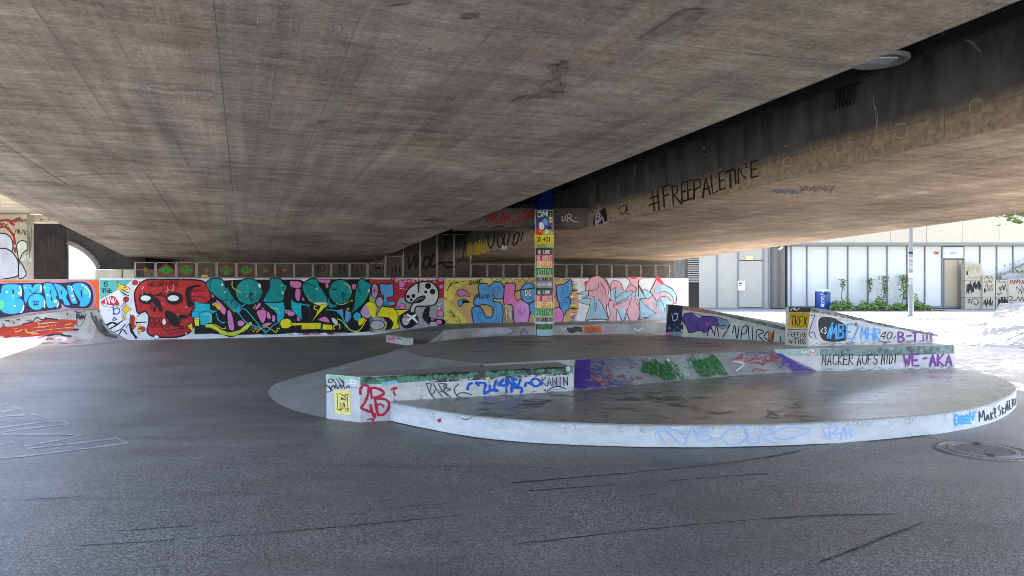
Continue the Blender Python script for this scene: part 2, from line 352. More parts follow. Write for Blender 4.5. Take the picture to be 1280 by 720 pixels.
class Canvas:
    """paint shapes given where they are seen on the photo, laid on a real surface"""
    halo = 0
    def __init__(s, surf, lift=.0015, step=.00012): s.mb = MB(); s.surf = surf; s.o = lift; s.step = step
    def _p(s, q, extra=0):
        r = s.surf(*q)
        if r is None: return None
        return r[0]+r[1]*(s.o+extra)
    def fill(s, pts, m, smooth=True, per=5):
        if smooth: pts = cr(pts, True, per)
        P = [s._p(q) for q in pts]
        if any(p is None for p in P): return s
        tri = tessellate_polygon([[Vector((q[0], q[1], 0)) for q in pts]])
        s.mb.solid(P, [tuple(t) for t in tri], m); s.o += s.step; return s
    def stroke(s, pts, wd, m, smooth=True, per=6, cap=True, taper=None, closed=False):
        if closed: pts = list(pts)+[pts[0]]
        if smooth and len(pts) > 2: pts = cr(pts, False, per)
        elif len(pts) == 2 or not smooth:
            q = []
            for a, b in zip(pts, pts[1:]):
                k = max(1, int(math.hypot(b[0]-a[0], b[1]-a[1])/6)); q += [(a[0]+(b[0]-a[0])*i/k, a[1]+(b[1]-a[1])*i/k) for i in range(k)]
            pts = q+[pts[-1]]
        clean = [pts[0]]
        for q in pts[1:]:
            if math.hypot(q[0]-clean[-1][0], q[1]-clean[-1][1]) > .04: clean.append(q)
        pts = clean; n = len(pts)
        if n < 2: return s
        if cap:
            def ext(a, b):
                d = math.hypot(a[0]-b[0], a[1]-b[1]); return (a[0]+(a[0]-b[0])/d*wd*.3, a[1]+(a[1]-b[1])/d*wd*.3)
            pts = [ext(pts[0], pts[1])]+pts+[ext(pts[-1], pts[-2])]; n += 2
        vs = []
        for i, p in enumerate(pts):
            a, b = pts[max(i-1, 0)], pts[min(i+1, n-1)]; dx, dy = b[0]-a[0], b[1]-a[1]; d = math.hypot(dx, dy) or 1
            hw = wd/2*(1+.16*math.sin(i*.9+pts[0][0]*7)+.10*math.sin(i*2.3+pts[0][1]*5)) if cap else wd/2
            if cap and i in (0, n-1): hw *= .62
            if taper: hw *= 1-taper*i/(n-1)
            for sg in (1, -1):
                v = s._p((p[0]-dy/d*hw*sg, p[1]+dx/d*hw*sg), s.step*i/n)
                if v is None: return s
                vs.append(v)
        s.mb.solid(vs, [(2*i, 2*i+1, 2*i+3, 2*i+2) for i in range(n-1)], m); s.o += s.step*1.2
        if s.halo:
            rnd = random.Random(pts[0][0]*13+n); dots, fs = [], []
            for a, b in zip(pts, pts[1:]):
                L = math.hypot(b[0]-a[0], b[1]-a[1]); q = L*s.halo; k = int(q)+(rnd.random() < q-int(q))
                for _ in range(k):
                    t = rnd.random(); dx, dy = (b[0]-a[0])/(L or 1), (b[1]-a[1])/(L or 1); off = rnd.choice((-1, 1))*wd*(.45+abs(rnd.gauss(0, .30))); z = rnd.uniform(.05, .17)*min(wd, 1.6)
                    cx_, cy_ = a[0]+dx*L*t-dy*off, a[1]+dy*L*t+dx*off
                    P = [s._p(w_) for w_ in ((cx_-z, cy_), (cx_, cy_-z), (cx_+z, cy_), (cx_, cy_+z))]
                    if any(v is None for v in P): continue
                    i0 = len(dots); dots += P; fs.append((i0, i0+1, i0+2, i0+3))
            s.mb.solid(dots, fs, m)
        return s
    def broken(s, pts, wd, m, seed=1, keep=.72):
        pts = cr(pts, False, 14); rnd = random.Random(seed); i = 0
        while i < len(pts)-2:
            k = rnd.randint(3, 9)
            if rnd.random() < keep: s.stroke([(x+rnd.uniform(-.3, .3), y+rnd.uniform(-.25, .25)) for x, y in pts[i:i+k+1]], wd*rnd.uniform(.45, 1.25), m, True, 2)
            i += k
        return s
    def scatter(s, poly, m, n, ln, ang, wd, seed=1, fade=0):
        '''short rough spray strokes filling a ragged patch; fade thins them out to the right'''
        rnd = random.Random(seed); xs = [q[0] for q in poly]; ys = [q[1] for q in poly]; k = 0
        for _ in range(n*12):
            if k >= n: break
            x, y = rnd.uniform(min(xs), max(xs)), rnd.uniform(min(ys), max(ys)); ins = False
            for a, e in zip(poly, poly[1:]+poly[:1]):
                if (a[1] > y) != (e[1] > y) and x < (e[0]-a[0])*(y-a[1])/(e[1]-a[1])+a[0]: ins = not ins
            if not ins or (fade and rnd.random() < fade*(x-min(xs))/(max(xs)-min(xs))): continue
            t = R(ang+rnd.gauss(0, 16)); l = ln*rnd.uniform(.4, 1.2); dx, dy = math.cos(t)*l/2, math.sin(t)*l/2
            s.stroke([(x-dx, y-dy), (x+rnd.uniform(-.4, .4), y+rnd.uniform(-.3, .3)), (x+dx, y+dy)], wd*rnd.uniform(.5, 1.3), m, True, 3); k += 1
        return s
    def shape(s, pts, m, lw, lm, smooth=True):
        s.fill(pts, m, smooth); q = cr(pts, True, 5) if smooth else pts
        s.stroke(q, lw, lm, False, closed=True, cap=False); return s
    def text(s, t, p0, p1, up, wd, m, smooth=True, jit=.08, gap=.28):
        n = len(t); ax = ((p1[0]-p0[0])/n, (p1[1]-p0[1])/n); rnd = random.Random(t+str(p0))
        for i, ch in enumerate(t):
            for st in FONT.get(ch, []):
                if ch == ' ': continue
                pts = []
                for (u, v) in st:
                    u = u/4*(1-gap)+rnd.uniform(-jit, jit)*.5; v = v/6+rnd.uniform(-jit, jit)*.5
                    pts.append((p0[0]+ax[0]*(i+u)+up[0]*v, p0[1]+ax[1]*(i+u)+up[1]*v))
                s.stroke(pts, wd, m, smooth and len(pts) > 3)
        return s
    def splat(s, cx, cy, rx, ry, n, sz, m, seed=1):
        rnd = random.Random(seed)
        for _ in range(n):
            a, r = rnd.uniform(0, 6.28), rnd.random()**.5; z = sz*rnd.uniform(.4, 1.3)
            s.fill(ell(cx+rx*r*math.cos(a), cy+ry*r*math.sin(a), z, z*rnd.uniform(.5, 1), rnd.uniform(0, 90), 7), m, False)
        return s
    def scribble(s, x0, y0, x1, y1, n, wd, m, seed=1, amp=1.0):
        """loose handstyle squiggle inside a box"""
        rnd = random.Random(seed); pts = []
        for i in range(n):
            t = i/(n-1); pts.append((x0+(x1-x0)*t+rnd.uniform(-.5, .5)*(x1-x0)/n*1.6, (y0 if i % 2 else y1)+(y1-y0)*rnd.uniform(-.28, .28)*amp*(1 if i % 2 else -1)*-1))
        s.stroke(pts, wd, m); return s
    def build(s, name, parent, label=None):
        o = s.mb.build(name, parent)
        if label: o['label'] = label
        return o
def Zc(ox, oy, k):
    """coordinates read off an enlarged crop of the photo"""
    def f(*p):
        if len(p) == 1: return [(ox+a/k, oy+b/k) for a, b in p[0]]
        return (ox+p[0]/k, oy+p[1]/k)
    return f
# ------------------------------------------------------------------ ground
g = MB()
g.face([(-260, -60, 0), (260, -60, 0), (260, 420, 0), (-260, 420, 0)], M_ASPH)
ground = tag(g.build('ground', origin=(0, 0, 0)), kind='structure')
M_PAVE = old_concrete('pale_paving', (.12, .12, .118), (.20, .198, .193), 1.2, .15)
p = MB(); p.face([(7.4, 22.0, .004), (12.5, 16.5, .004), (70, 12, .004), (70, 42, .004), (7.4, 42, .004)], M_PAVE)
tag(p.build('plaza_paving'), kind='structure')
M_BACKP = old_concrete('bounce_pale_ground', (.42, .40, .37), (.55, .53, .50), 1.0, .1)
p = MB(); p.face([(-60, 10.5, .004), (-9.6, 10.5, .004), (-11.25, 17.4, .004), (-15.2, 18.2, .004), (-16.2, 60, .004), (-60, 60, .004)], M_BACKP)  # added bright ground that bounces sunlight up under the bridge
tag(p.build('bounce_yard'), kind='structure')
# markings on the ground: worn chalk lines, tyre lines, dust
c = Canvas(surf_z(0), .003, .000006)
M_TYRE = plain('tyre_rubber_mark', (.026, .026, .028), .6, .3, 5, .1)
M_TYRE2 = worn('faint_tyre_mark', (.045, .044, .044), (.12, .118, .115), 18, .52, .12, 2)
M_CHALK = worn('faded_road_paint', (.52, .52, .52), (.14, .138, .136), 26, .55, .08, 3)
M_LITTER = plain('pale_grit', (.50, .48, .44), .9, .2, 9, 0)
M_DUST = worn('dried_dust', (.34, .33, .315), (.14, .137, .133), 14, .48, .12, 3)
for pts, wd in (([(0, 672), (180, 662), (400, 644), (640, 622)], .9), ([(0, 688), (160, 679), (330, 667), (560, 646), (820, 618)], .8), ([(340, 720), (560, 695), (760, 667), (1000, 645)], .8), ([(640, 604), (780, 592), (900, 580), (980, 568), (1010, 560)], 1.6), ([(660, 614), (800, 604), (960, 592)], 1.3),
                ([(640, 681), (840, 659), (1000, 646), (1120, 643)], 1.5), ([(300, 500), (480, 508), (620, 560)], .7)):
    c.broken(pts, wd*.8, M_TYRE2, int(pts[0][1]))
for o_ in (-1.2, -.4, .5, 1.3): c.broken([(1024, 703+o_), (1060, 690+o_), (1110, 670+o_*.7), (1156, 653)], .9, M_TYRE2, int(o_*10), .8)
for i in range(7):
    rnd = random.Random(i+40); x = rnd.uniform(0, 1150); y = rnd.uniform(450, 700); l = rnd.uniform(40, 240)
    c.stroke([(x, y), (x+l*.5, y-l*rnd.uniform(0, .05)), (x+l, y-l*rnd.uniform(-.03, .1))], rnd.uniform(.3, .7), M_TYRE2, taper=.6)
for pts in ([(0, 573.5), (60, 567), (160, 554)], [(160, 554), (146, 548)], [(146, 548), (90, 555), (35, 561)], [(102, 544), (50, 543), (0, 543)], [(102, 544), (70, 551), (30, 558)], [(87, 530), (40, 535), (0, 541)], [(87, 530), (68, 526.5), (0, 535)],
            [(40, 518), (62, 524)], [(30, 519), (0, 521)], [(28, 511), (0, 515)], [(18, 509), (30, 513)], [(10, 504), (0, 506)], [(17, 553), (0, 557)]):
    c.stroke(pts, 1.5, M_CHALK)
for x, y, a, b in ((458, 642, 26, 3.0), (600, 590, 40, 1.6), (585, 655, 26, 2.4), (350, 596, 30, 1.2), (540, 621, 24, 1.6), (720, 640, 34, 1.5)):
    rnd = random.Random(x)
    for q in range(34):
        t, r_ = rnd.uniform(0, 6.28), abs(rnd.gauss(0, .5)); c.fill(ell(x+a*r_*math.cos(t), y+b*r_*math.sin(t), a*rnd.uniform(.03, .2), b*rnd.uniform(.05, .22), rnd.uniform(-3, 3), 7), M_DUST, False)
rnd = random.Random(77)
for q in range(70): x, y = rnd.uniform(0, 1270), rnd.uniform(440, 715); z_ = (y-340)/900; c.fill(ell(x, y, z_*rnd.uniform(.8, 2.2), z_*rnd.uniform(.5, .9), rnd.uniform(-20, 20), 6), [M_DUST, M_LITTER, M_TYRE][q % 3], False)
for q in range(40): c.broken([(488+rnd.uniform(-2, 2), 527.2), (600, 548.4), (720, 557.2), (880, 560), (1060, 554), (1180, 541.5)], .8, M_TYRE, q, .05)
tag(c.build('ground_marks', None), kind='structure')
p = MB(); M_YEL = worn('yellow_road_paint', (.75, .68, .28), (.40, .38, .30), 9, .5, .08, 2)
p.face([(20.5, 32.2, .009), (27, 32.0, .009), (27, 33.6, .009), (20.8, 33.8, .009)], M_YEL)
tag(p.build('road_marking'), kind='structure')

# ------------------------------------------------------------------ the elevated road: two box girders under one slab
ML = lambda y: -7.0-.383*(y-10.13)                       # main girder, left soffit edge
MR = lambda y: 2.576-.3482*(y-3.72)                      # main girder, right soffit edge
SL = lambda y: 4.285-.354*(y-6.19)                       # second girder, left soffit edge
SR = lambda y: 8.33-(.245 if y > 12.03 else -.05)*(y-12.03)
Y0, Y1, WEB = -4.0, 24.85, .90
YS = [Y0+(Y1-Y0)*i/24 for i in range(25)]
bridge = empty('road_bridge', (-2, 10, 0), 'elevated concrete road bridge with two broad girders spanning the skate area', 'bridge')
def girder(L, Rr, msof, mweb):
    b = MB(); ch = .012
    for a, e in zip(YS, YS[1:]):
        ring = lambda y: [(L(y)+ch, y, zs(y)), (Rr(y)-ch, y, zs(y)), (Rr(y), y, zs(y)+ch), (Rr(y), y, zs(y)+WEB-.004), (L(y), y, zs(y)+WEB-.004), (L(y), y, zs(y)+ch)]
        A, E = ring(a), ring(e)
        for k in range(6):
            j = (k+1) % 6; b.face([A[k], A[j], E[j], E[k]][::-1], msof if k == 0 else mweb)
    for y in (Y0, Y1):
        b.face([(L(y), y, zs(y)), (Rr(y), y, zs(y)), (Rr(y), y, zs(y)+WEB), (L(y), y, zs(y)+WEB)], mweb)
    return b
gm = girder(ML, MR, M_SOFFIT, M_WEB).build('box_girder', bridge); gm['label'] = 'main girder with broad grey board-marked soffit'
g2 = girder(SL, SR, M_SOFFIT2, M_WEB).build('box_girder', bridge); g2['label'] = 'second girder with dark and tan web, soffit tinted for warm ground bounce'
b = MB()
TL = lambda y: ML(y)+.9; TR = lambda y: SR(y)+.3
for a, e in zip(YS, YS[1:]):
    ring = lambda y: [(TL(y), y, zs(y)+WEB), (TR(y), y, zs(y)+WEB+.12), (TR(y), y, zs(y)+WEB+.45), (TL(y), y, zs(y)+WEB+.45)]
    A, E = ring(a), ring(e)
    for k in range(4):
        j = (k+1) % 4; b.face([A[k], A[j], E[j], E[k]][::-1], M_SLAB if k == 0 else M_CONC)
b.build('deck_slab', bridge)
# longitudinal ribs / joint strip and cable tray under the slab in the gap
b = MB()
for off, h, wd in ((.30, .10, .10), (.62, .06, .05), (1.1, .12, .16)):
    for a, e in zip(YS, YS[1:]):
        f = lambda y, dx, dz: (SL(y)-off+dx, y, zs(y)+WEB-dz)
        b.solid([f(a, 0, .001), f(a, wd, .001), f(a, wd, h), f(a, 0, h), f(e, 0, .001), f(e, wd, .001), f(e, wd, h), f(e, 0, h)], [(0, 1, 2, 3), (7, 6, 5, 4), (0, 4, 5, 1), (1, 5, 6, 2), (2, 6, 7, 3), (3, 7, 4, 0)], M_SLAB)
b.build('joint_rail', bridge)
# cross beam between the girders
M_BEAM = old_concrete('sooty_brown_concrete', (.085, .072, .06), (.17, .15, .125))
b = MB()
yb = 14.3; x0, x1 = MR(14.45)-.02, SL(14.2)+.02
b.prism([(x0, 14.46), (x1, 14.18), (x1+.02, 14.66), (x0-.02, 14.94)], [zs(14.46)+.004, zs(14.18)+.004, zs(14.66)+.004, zs(14.94)+.004], [zs(14.4)+.385]*4, M_BEAM)
beam = b.build('cross_beam', bridge, bevel=.012)
Canvas.halo = .8
cb = Canvas(surf_wall((x0, 14.46), (x1, 14.18)), .002)
z8 = Zc(560, 240, 6.4)
RED = paint(160, 30, 28); WHT = paint(225, 225, 225); BLK = paint(22, 21, 22, 1); PUR = paint(70, 40, 120)
for st in ([(310, 240), (340, 185), (385, 165), (380, 205), (340, 215), (400, 245)], [(415, 245), (440, 165), (455, 240)], [(425, 215), (465, 205)], [(520, 170), (480, 190), (500, 240), (560, 240)], [(560, 240), (600, 150), (625, 240)], [(580, 210), (640, 190)], [(625, 245), (660, 150), (670, 205), (690, 150), (700, 250)]):
    cb.stroke(z8(st), 2.1, RED)
cb.stroke(z8([(870, 195), (890, 205), (885, 240), (855, 245)]), 1.6, PUR); cb.stroke(z8([(915, 195), (915, 230), (935, 225), (940, 190)]), 1.3, WHT)
cb.stroke(z8([(955, 235), (960, 180), (985, 185), (980, 205), (965, 210), (1010, 235), (1040, 238)]), 1.2, WHT); cb.fill(ell(*z8(1022, 208), .8, .6), WHT, False)
cb.build('graffiti', beam)
cb = Canvas(surf_soffit(), -.002)     # dashes on the beam's underside
cb.surf = lambda x, y: (surf_soffit()(x, y)[0], Vector((0, 0, -1))); cb.o = .001
for a in ([(225, 290), (270, 277), (310, 277)], [(345, 292), (400, 275), (450, 280)], [(470, 295), (540, 278)], [(590, 285), (620, 276), (660, 285), (690, 275)], [(850, 298), (920, 280)]): cb.stroke(z8(a), 1.5, BLK)
cb.build('underside_tag', beam)
# abutment wall closing the far end
b = MB(); b.prism([(-12.5, 24.9), (5.45, 24.9), (5.45, 25.6), (-12.5, 25.6)], 0, 3.8, M_CONCB)
ab = b.build('abutment', bridge)
ca = Canvas(surf_wall((-12, 24.9), (5, 24.9)), .003)
z5 = Zc(470, 320, 6.546)
for st in ([(265, 0), (270, 100)], [(270, 100), (330, -10), (320, 90), (370, -20)], [(400, 20), (385, 80), (420, 95), (445, 40), (415, 5), (400, 20)], [(470, -10), (450, 90), (520, 60), (545, 55)], [(560, 0), (640, 15)], [(565, 30), (560, 85), (650, 90)], [(570, 50), (640, 55)]):
    ca.stroke(z5(st), 3.0, BLK)
for st in ([(0, 100), (40, 95)], [(130, 90), (140, 130)], [(155, 80), (170, 130)], [(190, 90), (195, 130)]): ca.stroke(z5(st), 1.6, BLK)
ca.text('HOI N LITTU', (392, 339), (482, 338), (0, -9), 1.0, BLK)
ca.build('graffiti', ab)
b = MB(); b.box(5.76, 6.15, 24.3, 24.7, 0, 2.6, M_BLACK)
for i in range(16): b.box(5.76, 6.15, 24.22, 24.29, 1.5+i*.06, 1.53+i*.06, M_STEEL)
b.build('louvre_panel', bridge)
# casting seams, stains and marks on the soffits
M_SEAM = plain('open_casting_seam', (.085, .075, .065), .9, .3, 8, 0); M_STAIN = worn('black_water_stain', (.06, .054, .047), (.27, .24, .205), 9, .47, .14, 4)
M_RUST = plain('rust_spot', (.17, .10, .05), .9, .3, 9, 0); M_LIME = plain('lime_streak', (.42, .40, .36), .9, .2, 9, 0)
Canvas.halo = 0
def soff_canvas(): 
    c = Canvas(surf_soffit(), .002, .00015); return c
c = soff_canvas()
for st, wd in (([(37, 0), (140, 152), (250, 318)], .6), ([(267, 0), (285, 180), (299, 323)], .7), ([(-10, 170), (70, 222), (170, 283)], .5), ([(622, 32), (520, 140), (400, 272)], .45), ([(450, 20), (410, 122), (345, 270)], .5), ([(92, 235), (180, 300)], .6), ([(890, 60), (700, 190), (520, 290)], .4), ([(160, 0), (222, 172)], .5), ([(118, 0), (200, 140), (265, 255)], .35), ([(348, 60), (330, 200), (310, 322)], .35)):
    c.broken(st, wd*1.1, M_SEAM, int(st[0][0]), .8); c.broken([(x+.9, y) for x, y in st], wd*.7, M_LIME, int(st[0][0])+5, .3)
for st in ([(800, 46), (905, 62), (1035, 74)], [(280, 122), (410, 124)], [(66, 220), (160, 215)], [(620, 32), (700, 40)]): c.stroke(st, .5, M_SEAM, cap=False)
def blotch(c, x, y, a, b, m, seed, rot=0):
    rnd = random.Random(seed); cs, sn = math.cos(R(rot)), math.sin(R(rot)); P = []
    for i in range(18):
        t = 2*math.pi*i/18; u, v = a*math.cos(t)*rnd.uniform(.45, 1.15), b*math.sin(t)*rnd.uniform(.45, 1.15); P.append((x+u*cs-v*sn, y+u*sn+v*cs))
    c.fill(P, m)
for i, (x, y, a, b, rot) in enumerate(((845, 28, 48, 9, -22), (690, 110, 20, 16, -30), (700, 85, 14, 12, -40), (870, 12, 30, 8, -12), (500, 3, 16, 2.4, -6), (585, 19, 15, 4, -8), (655, 122, 16, 4, -20), (400, 153, 14, 3, -12))): blotch(c, x, y, a, b, M_STAIN, i, rot)
rnd = random.Random(5)
for i in range(26): blotch(c, rnd.uniform(20, 1000), rnd.uniform(5, 300)*rnd.random()**.3, rnd.uniform(1, 4), rnd.uniform(.5, 1.3), M_STAIN, i+50, rnd.uniform(-40, 0))
for i in range(14): blotch(c, rnd.uniform(100, 900), rnd.uniform(10, 200), rnd.uniform(1.5, 5), rnd.uniform(.5, 1.2), M_RUST, i+90, rnd.uniform(-30, 10))
for x, y, dx, dy in ((644, 14, -1, 12), (729, 18, -1, 10), (322, 18, 0, 7), (364, 20, 0, 7), (424, 28, 1, 8), (880, 180, 0, 5), (656, 36, 8, -3)): c.stroke([(x/1., y), (x+dx, y+dy)], .8, M_LIME)
blotch(c, 249, 316.2, 16, .9, M_STAIN, 300); blotch(c, 541, 274.5, 14, 1.0, M_STAIN, 301); c.stroke([(527, 274), (548, 272.5), (552, 275.5), (538, 276.5)], .7, M_SEAM)
c.build('soffit_marks', gm)
c = soff_canvas()
blotch(c, 803, 318.8, 14, 1.0, M_STAIN, 302)
MB_, MR_ = paint(70, 90, 140, .5), paint(150, 60, 60, .5)
for i in range(5):
    c.scribble(968, 243-i, 1000, 239-i, 9, .8, MB_, i); c.scribble(1000, 240-i*.8, 1042, 234-i*.6, 11, .8, MR_, i+9)
c.stroke([(1122, 242), (1135, 239), (1140, 241), (1155, 237)], 1.0, paint(200, 195, 200, .7))
c.build('soffit_marks', g2)
# the writing on the second girder's web
Canvas.halo = .8
wsurf = surf_wall((SL(5), 5), (SL(14), 14))
c = Canvas(wsurf, .002)
z = Zc(700, 0, 2.181)
LET = [[[(252, 520), (258, 575)], [(266, 518), (270, 572)], [(243, 560), (272, 550)], [(246, 540), (270, 533)]],
       [[(280, 510), (285, 565)], [(278, 512), (300, 503)], [(283, 535), (297, 530)]],
       [[(306, 505), (310, 562)], [(306, 507), (322, 508), (320, 525), (310, 530), (332, 556)]],
       [[(332, 500), (333, 550)], [(330, 500), (345, 494)], [(332, 525), (343, 520)], [(333, 550), (355, 543)]],
       [[(348, 497), (350, 545)], [(347, 496), (360, 490)], [(349, 520), (360, 515)], [(350, 545), (362, 540)]],
       [[(366, 492), (366, 545)], [(365, 492), (382, 488), (384, 508), (367, 518)]],
       [[(390, 540), (398, 482), (410, 530)], [(392, 517), (408, 512)]],
       [[(412, 478), (417, 528), (432, 520)]],
       [[(434, 472), (437, 518)], [(433, 472), (448, 466)], [(435, 495), (446, 490)], [(437, 518), (452, 513)]],
       [[(452, 470), (476, 460)], [(464, 466), (466, 512)]],
       [[(478, 462), (480, 502)]],
       [[(487, 500), (487, 455), (507, 490), (508, 445)]],
       [[(522, 442), (523, 484)], [(521, 442), (540, 437)], [(522, 463), (536, 460)], [(523, 484), (541, 480)]]]
for L_ in LET:
    for st in L_: c.stroke(z(st), 2.1, BLK, False)
GR = paint(70, 70, 68)
c.stroke(z([(160, 570), (175, 560), (185, 570), (170, 585), (165, 575)]), 1.2, BLK); c.stroke(z([(185, 555), (180, 580), (190, 583)]), 1.2, BLK)
z8 = Zc(560, 240, 6.4)
c.fill(z8([(1165, 265), (1170, 200), (1195, 170), (1235, 140), (1262, 130), (1275, 200), (1270, 240), (1220, 255)]), BLK)
for st in ([(1185, 260), (1190, 190), (1215, 165), (1210, 220), (1190, 240)], [(1215, 240), (1235, 200), (1250, 245), (1270, 240)], [(1190, 200), (1225, 190)], [(1200, 265), (1205, 225)]): c.stroke(z8(st), 1.5, paint(190, 190, 205))
M_PATCH = plain('mortar_patch', (.26, .20, .14), .9, .15, 12, .2); M_RING = plain('mortar_ring', (.40, .36, .30), .9, .2, 14, .2)
for x, y, r in ((1221, 134, 9), (1127, 163, 8.3), (1050, 184.5, 6), (985, 202, 5.2), (933, 215, 4)):
    c.fill(ell(x, y, r*.92, r*1.08, 12), M_PATCH, False); c.stroke(ell(x, y, r*.95, r*1.12, 12, 24), 1.0, M_RING, True, closed=True, cap=False)
c.stroke([(1092, 118), (1094, 135), (1096, 150), (1097, 190)], .7, M_LIME); c.stroke([(1093, 130), (1098, 142), (1097, 155)], .6, M_LIME)
c.stroke([(795, 205), (794, 220)], .7, M_LIME); c.stroke([(1182, 138), (1181, 176)], .5, M_SEAM)
for st in ([(740, 262), (900, 219), (1080, 171), (1280, 118)],): c.stroke(st, .5, M_SEAM, cap=False)
c.build('graffiti', g2)
# web of the second girder beyond the beam: yellow tag and dark loops
c = Canvas(surf_wall((SL(15), 15), (SL(22), 22)), .002)
YL = paint(215, 185, 20); NAV = paint(25, 28, 50)
for i in range(13):
    x = 158+i*13.5; c.stroke(z8([(x, 430-i*2.2+random.uniform(-30, 20)), (x+4, 470), (x+2, 520-i*2.3+random.uniform(-14, 4))]), random.uniform(.9, 1.7), YL)
for st in ([(325, 330), (320, 400), (345, 450), (370, 380), (365, 310), (345, 330)], [(400, 310), (400, 420), (425, 440), (440, 380), (425, 330)], [(455, 340), (450, 410), (475, 420), (495, 320)], [(520, 420), (535, 340), (570, 330), (560, 390), (525, 430)], [(600, 320), (585, 390)]): c.stroke(z8(st), 1.9, NAV)
c.stroke(z8([(430, 460), (440, 425), (450, 460), (465, 430), (472, 458)]), 1.2, WHT)
c.stroke(z8([(105, 330), (130, 400), (125, 520)]), 1.2, BLK); c.stroke(z8([(140, 340), (130, 450)]), 1.0, BLK)
c.build('graffiti', g2)
# round light in the gap
lx, yl, lz = 3.42, 6.9, 3.66
lt = empty('round_light', (lx, yl, lz), 'round grey flush ceiling light fixed under the dark slab between the girders', 'light')
b = MB(); b.lathe([(.0, .04), (.262, .04), (.268, .03), (.268, .012), (.255, .0), (.215, .0), (.208, .02), (.0, .02)], (lx, yl, lz), M_STEEL, 48); b.build('ring', lt, True)
b = MB(); b.tube([(lx, yl, lz+.039), (lx, yl, zs(yl)+WEB+.06)], .11, M_SLAB, 16); b.build('mounting', lt)
M_LENS = plain('pale_lens', (.62, .66, .70), .25, .05, 5, 0, .6)
b = MB(); b.box(lx-.15, lx+.13, yl-.12, yl+.08, lz+.004, lz+.0195, M_LENS); b.build('lens', lt, bevel=.006)
M_PIPE = plain('dull_pipe', (.13, .125, .12), .6)
# curved drain pipe and comb bracket on the web
b = MB(); 
pt = lambda x, y, o: wsurf(x, y)[0]+wsurf(x, y)[1]*o
b.tube([pt(1205, 46, .30), pt(1219, 49, .22), pt(1228, 55, .12), pt(1231, 66, .05)], .014, M_PIPE, 8); b.build('drain_pipe', bridge, True)
b = MB()
for i in range(6):
    x = 1049+i*4.6; b.tube([pt(x, 112-i*1.2, .03), pt(x+.6, 130-i*1.4, .05), pt(x+3.5, 138-i*1.6, .09), pt(x+4, 132-i*1.5, .14)], .009, M_SLAB, 6)
b.tube([pt(1046, 112, .03), pt(1077, 104, .03)], .014, M_SLAB, 6); b.build('comb_bracket', bridge, True)

# ------------------------------------------------------------------ left side: pier, ribbed canopy, arch, white wall
YP = 21.4
sx = lambda x, Y: (x-CX)/F*Y
sz = lambda y, Y: EZ+(HY-y)/F*Y
M_CREAM = old_concrete('cream_concrete', (.42, .38, .30), (.62, .57, .46), 1.6, .2)
b = MB(); b.box(sx(-60, YP), sx(33.5, YP), YP, YP+.32, 0, sz(267.5, YP), M_CREAM)
pier = b.build('concrete_pier', bevel=.02); tag(pier, 'pale concrete pier with black outlined white bubble letters beside dark recess', 'pier')
c = Canvas(surf_wall((-16, YP), (-12, YP)), .002)
z1 = Zc(0, 240, 8); LIL = paint(205, 210, 228)
c.shape(z1([(-200, 400), (0, 412), (70, 425), (120, 480), (130, 560), (110, 600), (60, 570), (-100, 570)]), LIL, 1.5, BLK)
c.shape(z1([(-200, 580), (10, 565), (70, 570), (130, 610), (175, 680), (185, 760), (150, 850), (-200, 860)]), LIL, 1.5, BLK)
c.shape(z1([(190, 500), (235, 485), (275, 520), (275, 570), (230, 610), (205, 660), (190, 690), (175, 600), (168, 540)]), paint(215, 225, 215), 1.3, BLK)
c.shape(z1([(195, 700), (240, 760), (260, 830), (190, 860)]), LIL, 1.3, BLK)
for st in ([(0, 290), (60, 280), (120, 290), (200, 260)], [(0, 350), (60, 350), (110, 400), (140, 450), (150, 520)], [(150, 560), (155, 600)], [(100, 300), (140, 330)]): c.stroke(z1(st), 3.2, paint(165, 50, 45))
c.scribble(*z1(150, 380), *z1(260, 430), 8, .9, BLK, 3); c.scribble(*z1(215, 640), *z1(315, 690), 11, .9, WHT, 4); c.scribble(*z1(150, 270), *z1(260, 300), 12, 1.2, paint(120, 80, 40), 6); c.scribble(*z1(270, 400), *z1(325, 620), 12, .6, paint(110, 100, 80), 8)
c.stroke(z1([(0, 310), (20, 330), (35, 310), (60, 340), (75, 320)]), 1.2, BLK)
c.build('graffiti', pier)
b = MB()                                                # ribbed canopy soffit
zc = sz(267.5, YP)+.02; XE = lambda y: -11.2-.43*(y-16.5)+max(0, min(.9, (y-18.2)*.9))  # edge widened towards the back to keep sun off the quarter pipe
for i in range(22):
    y0 = 12.4+i*.43
    b.prism([(-30, y0), (XE(y0), y0), (XE(y0+.30), y0+.30), (-30, y0+.30)], zc, zc+.16, M_CREAM); b.prism([(-30, y0+.30), (XE(y0+.3)-.02, y0+.30), (XE(y0+.43)-.02, y0+.43), (-30, y0+.43)], zc+.04, zc+.16, M_CREAM)
cano = b.build('ribbed_canopy'); tag(cano, 'cream ribbed concrete canopy over the graffiti pier at the far left', 'canopy')
b = MB(); b.box(sx(33, YP+.5), sx(76, YP+.5), YP+.45, YP+1.0, sz(278, YP+.5), sz(268.2, YP+.5), M_CREAM)
lin_ = b.build('lintel_beam', bevel=.01); tag(lin_, 'short cream lintel beam with three rusty bolts above dark recess', 'beam')
b = MB()
for x in (40.5, 51.5, 62): p_ = Vector((sx(x, YP+.44), YP+.44, sz(274.5, YP+.44))); b.tube([p_+Vector((0, .02, 0)), p_+Vector((0, -.02, 0))], .022, M_RUST, 8)
b.build('bolt_heads', lin_)
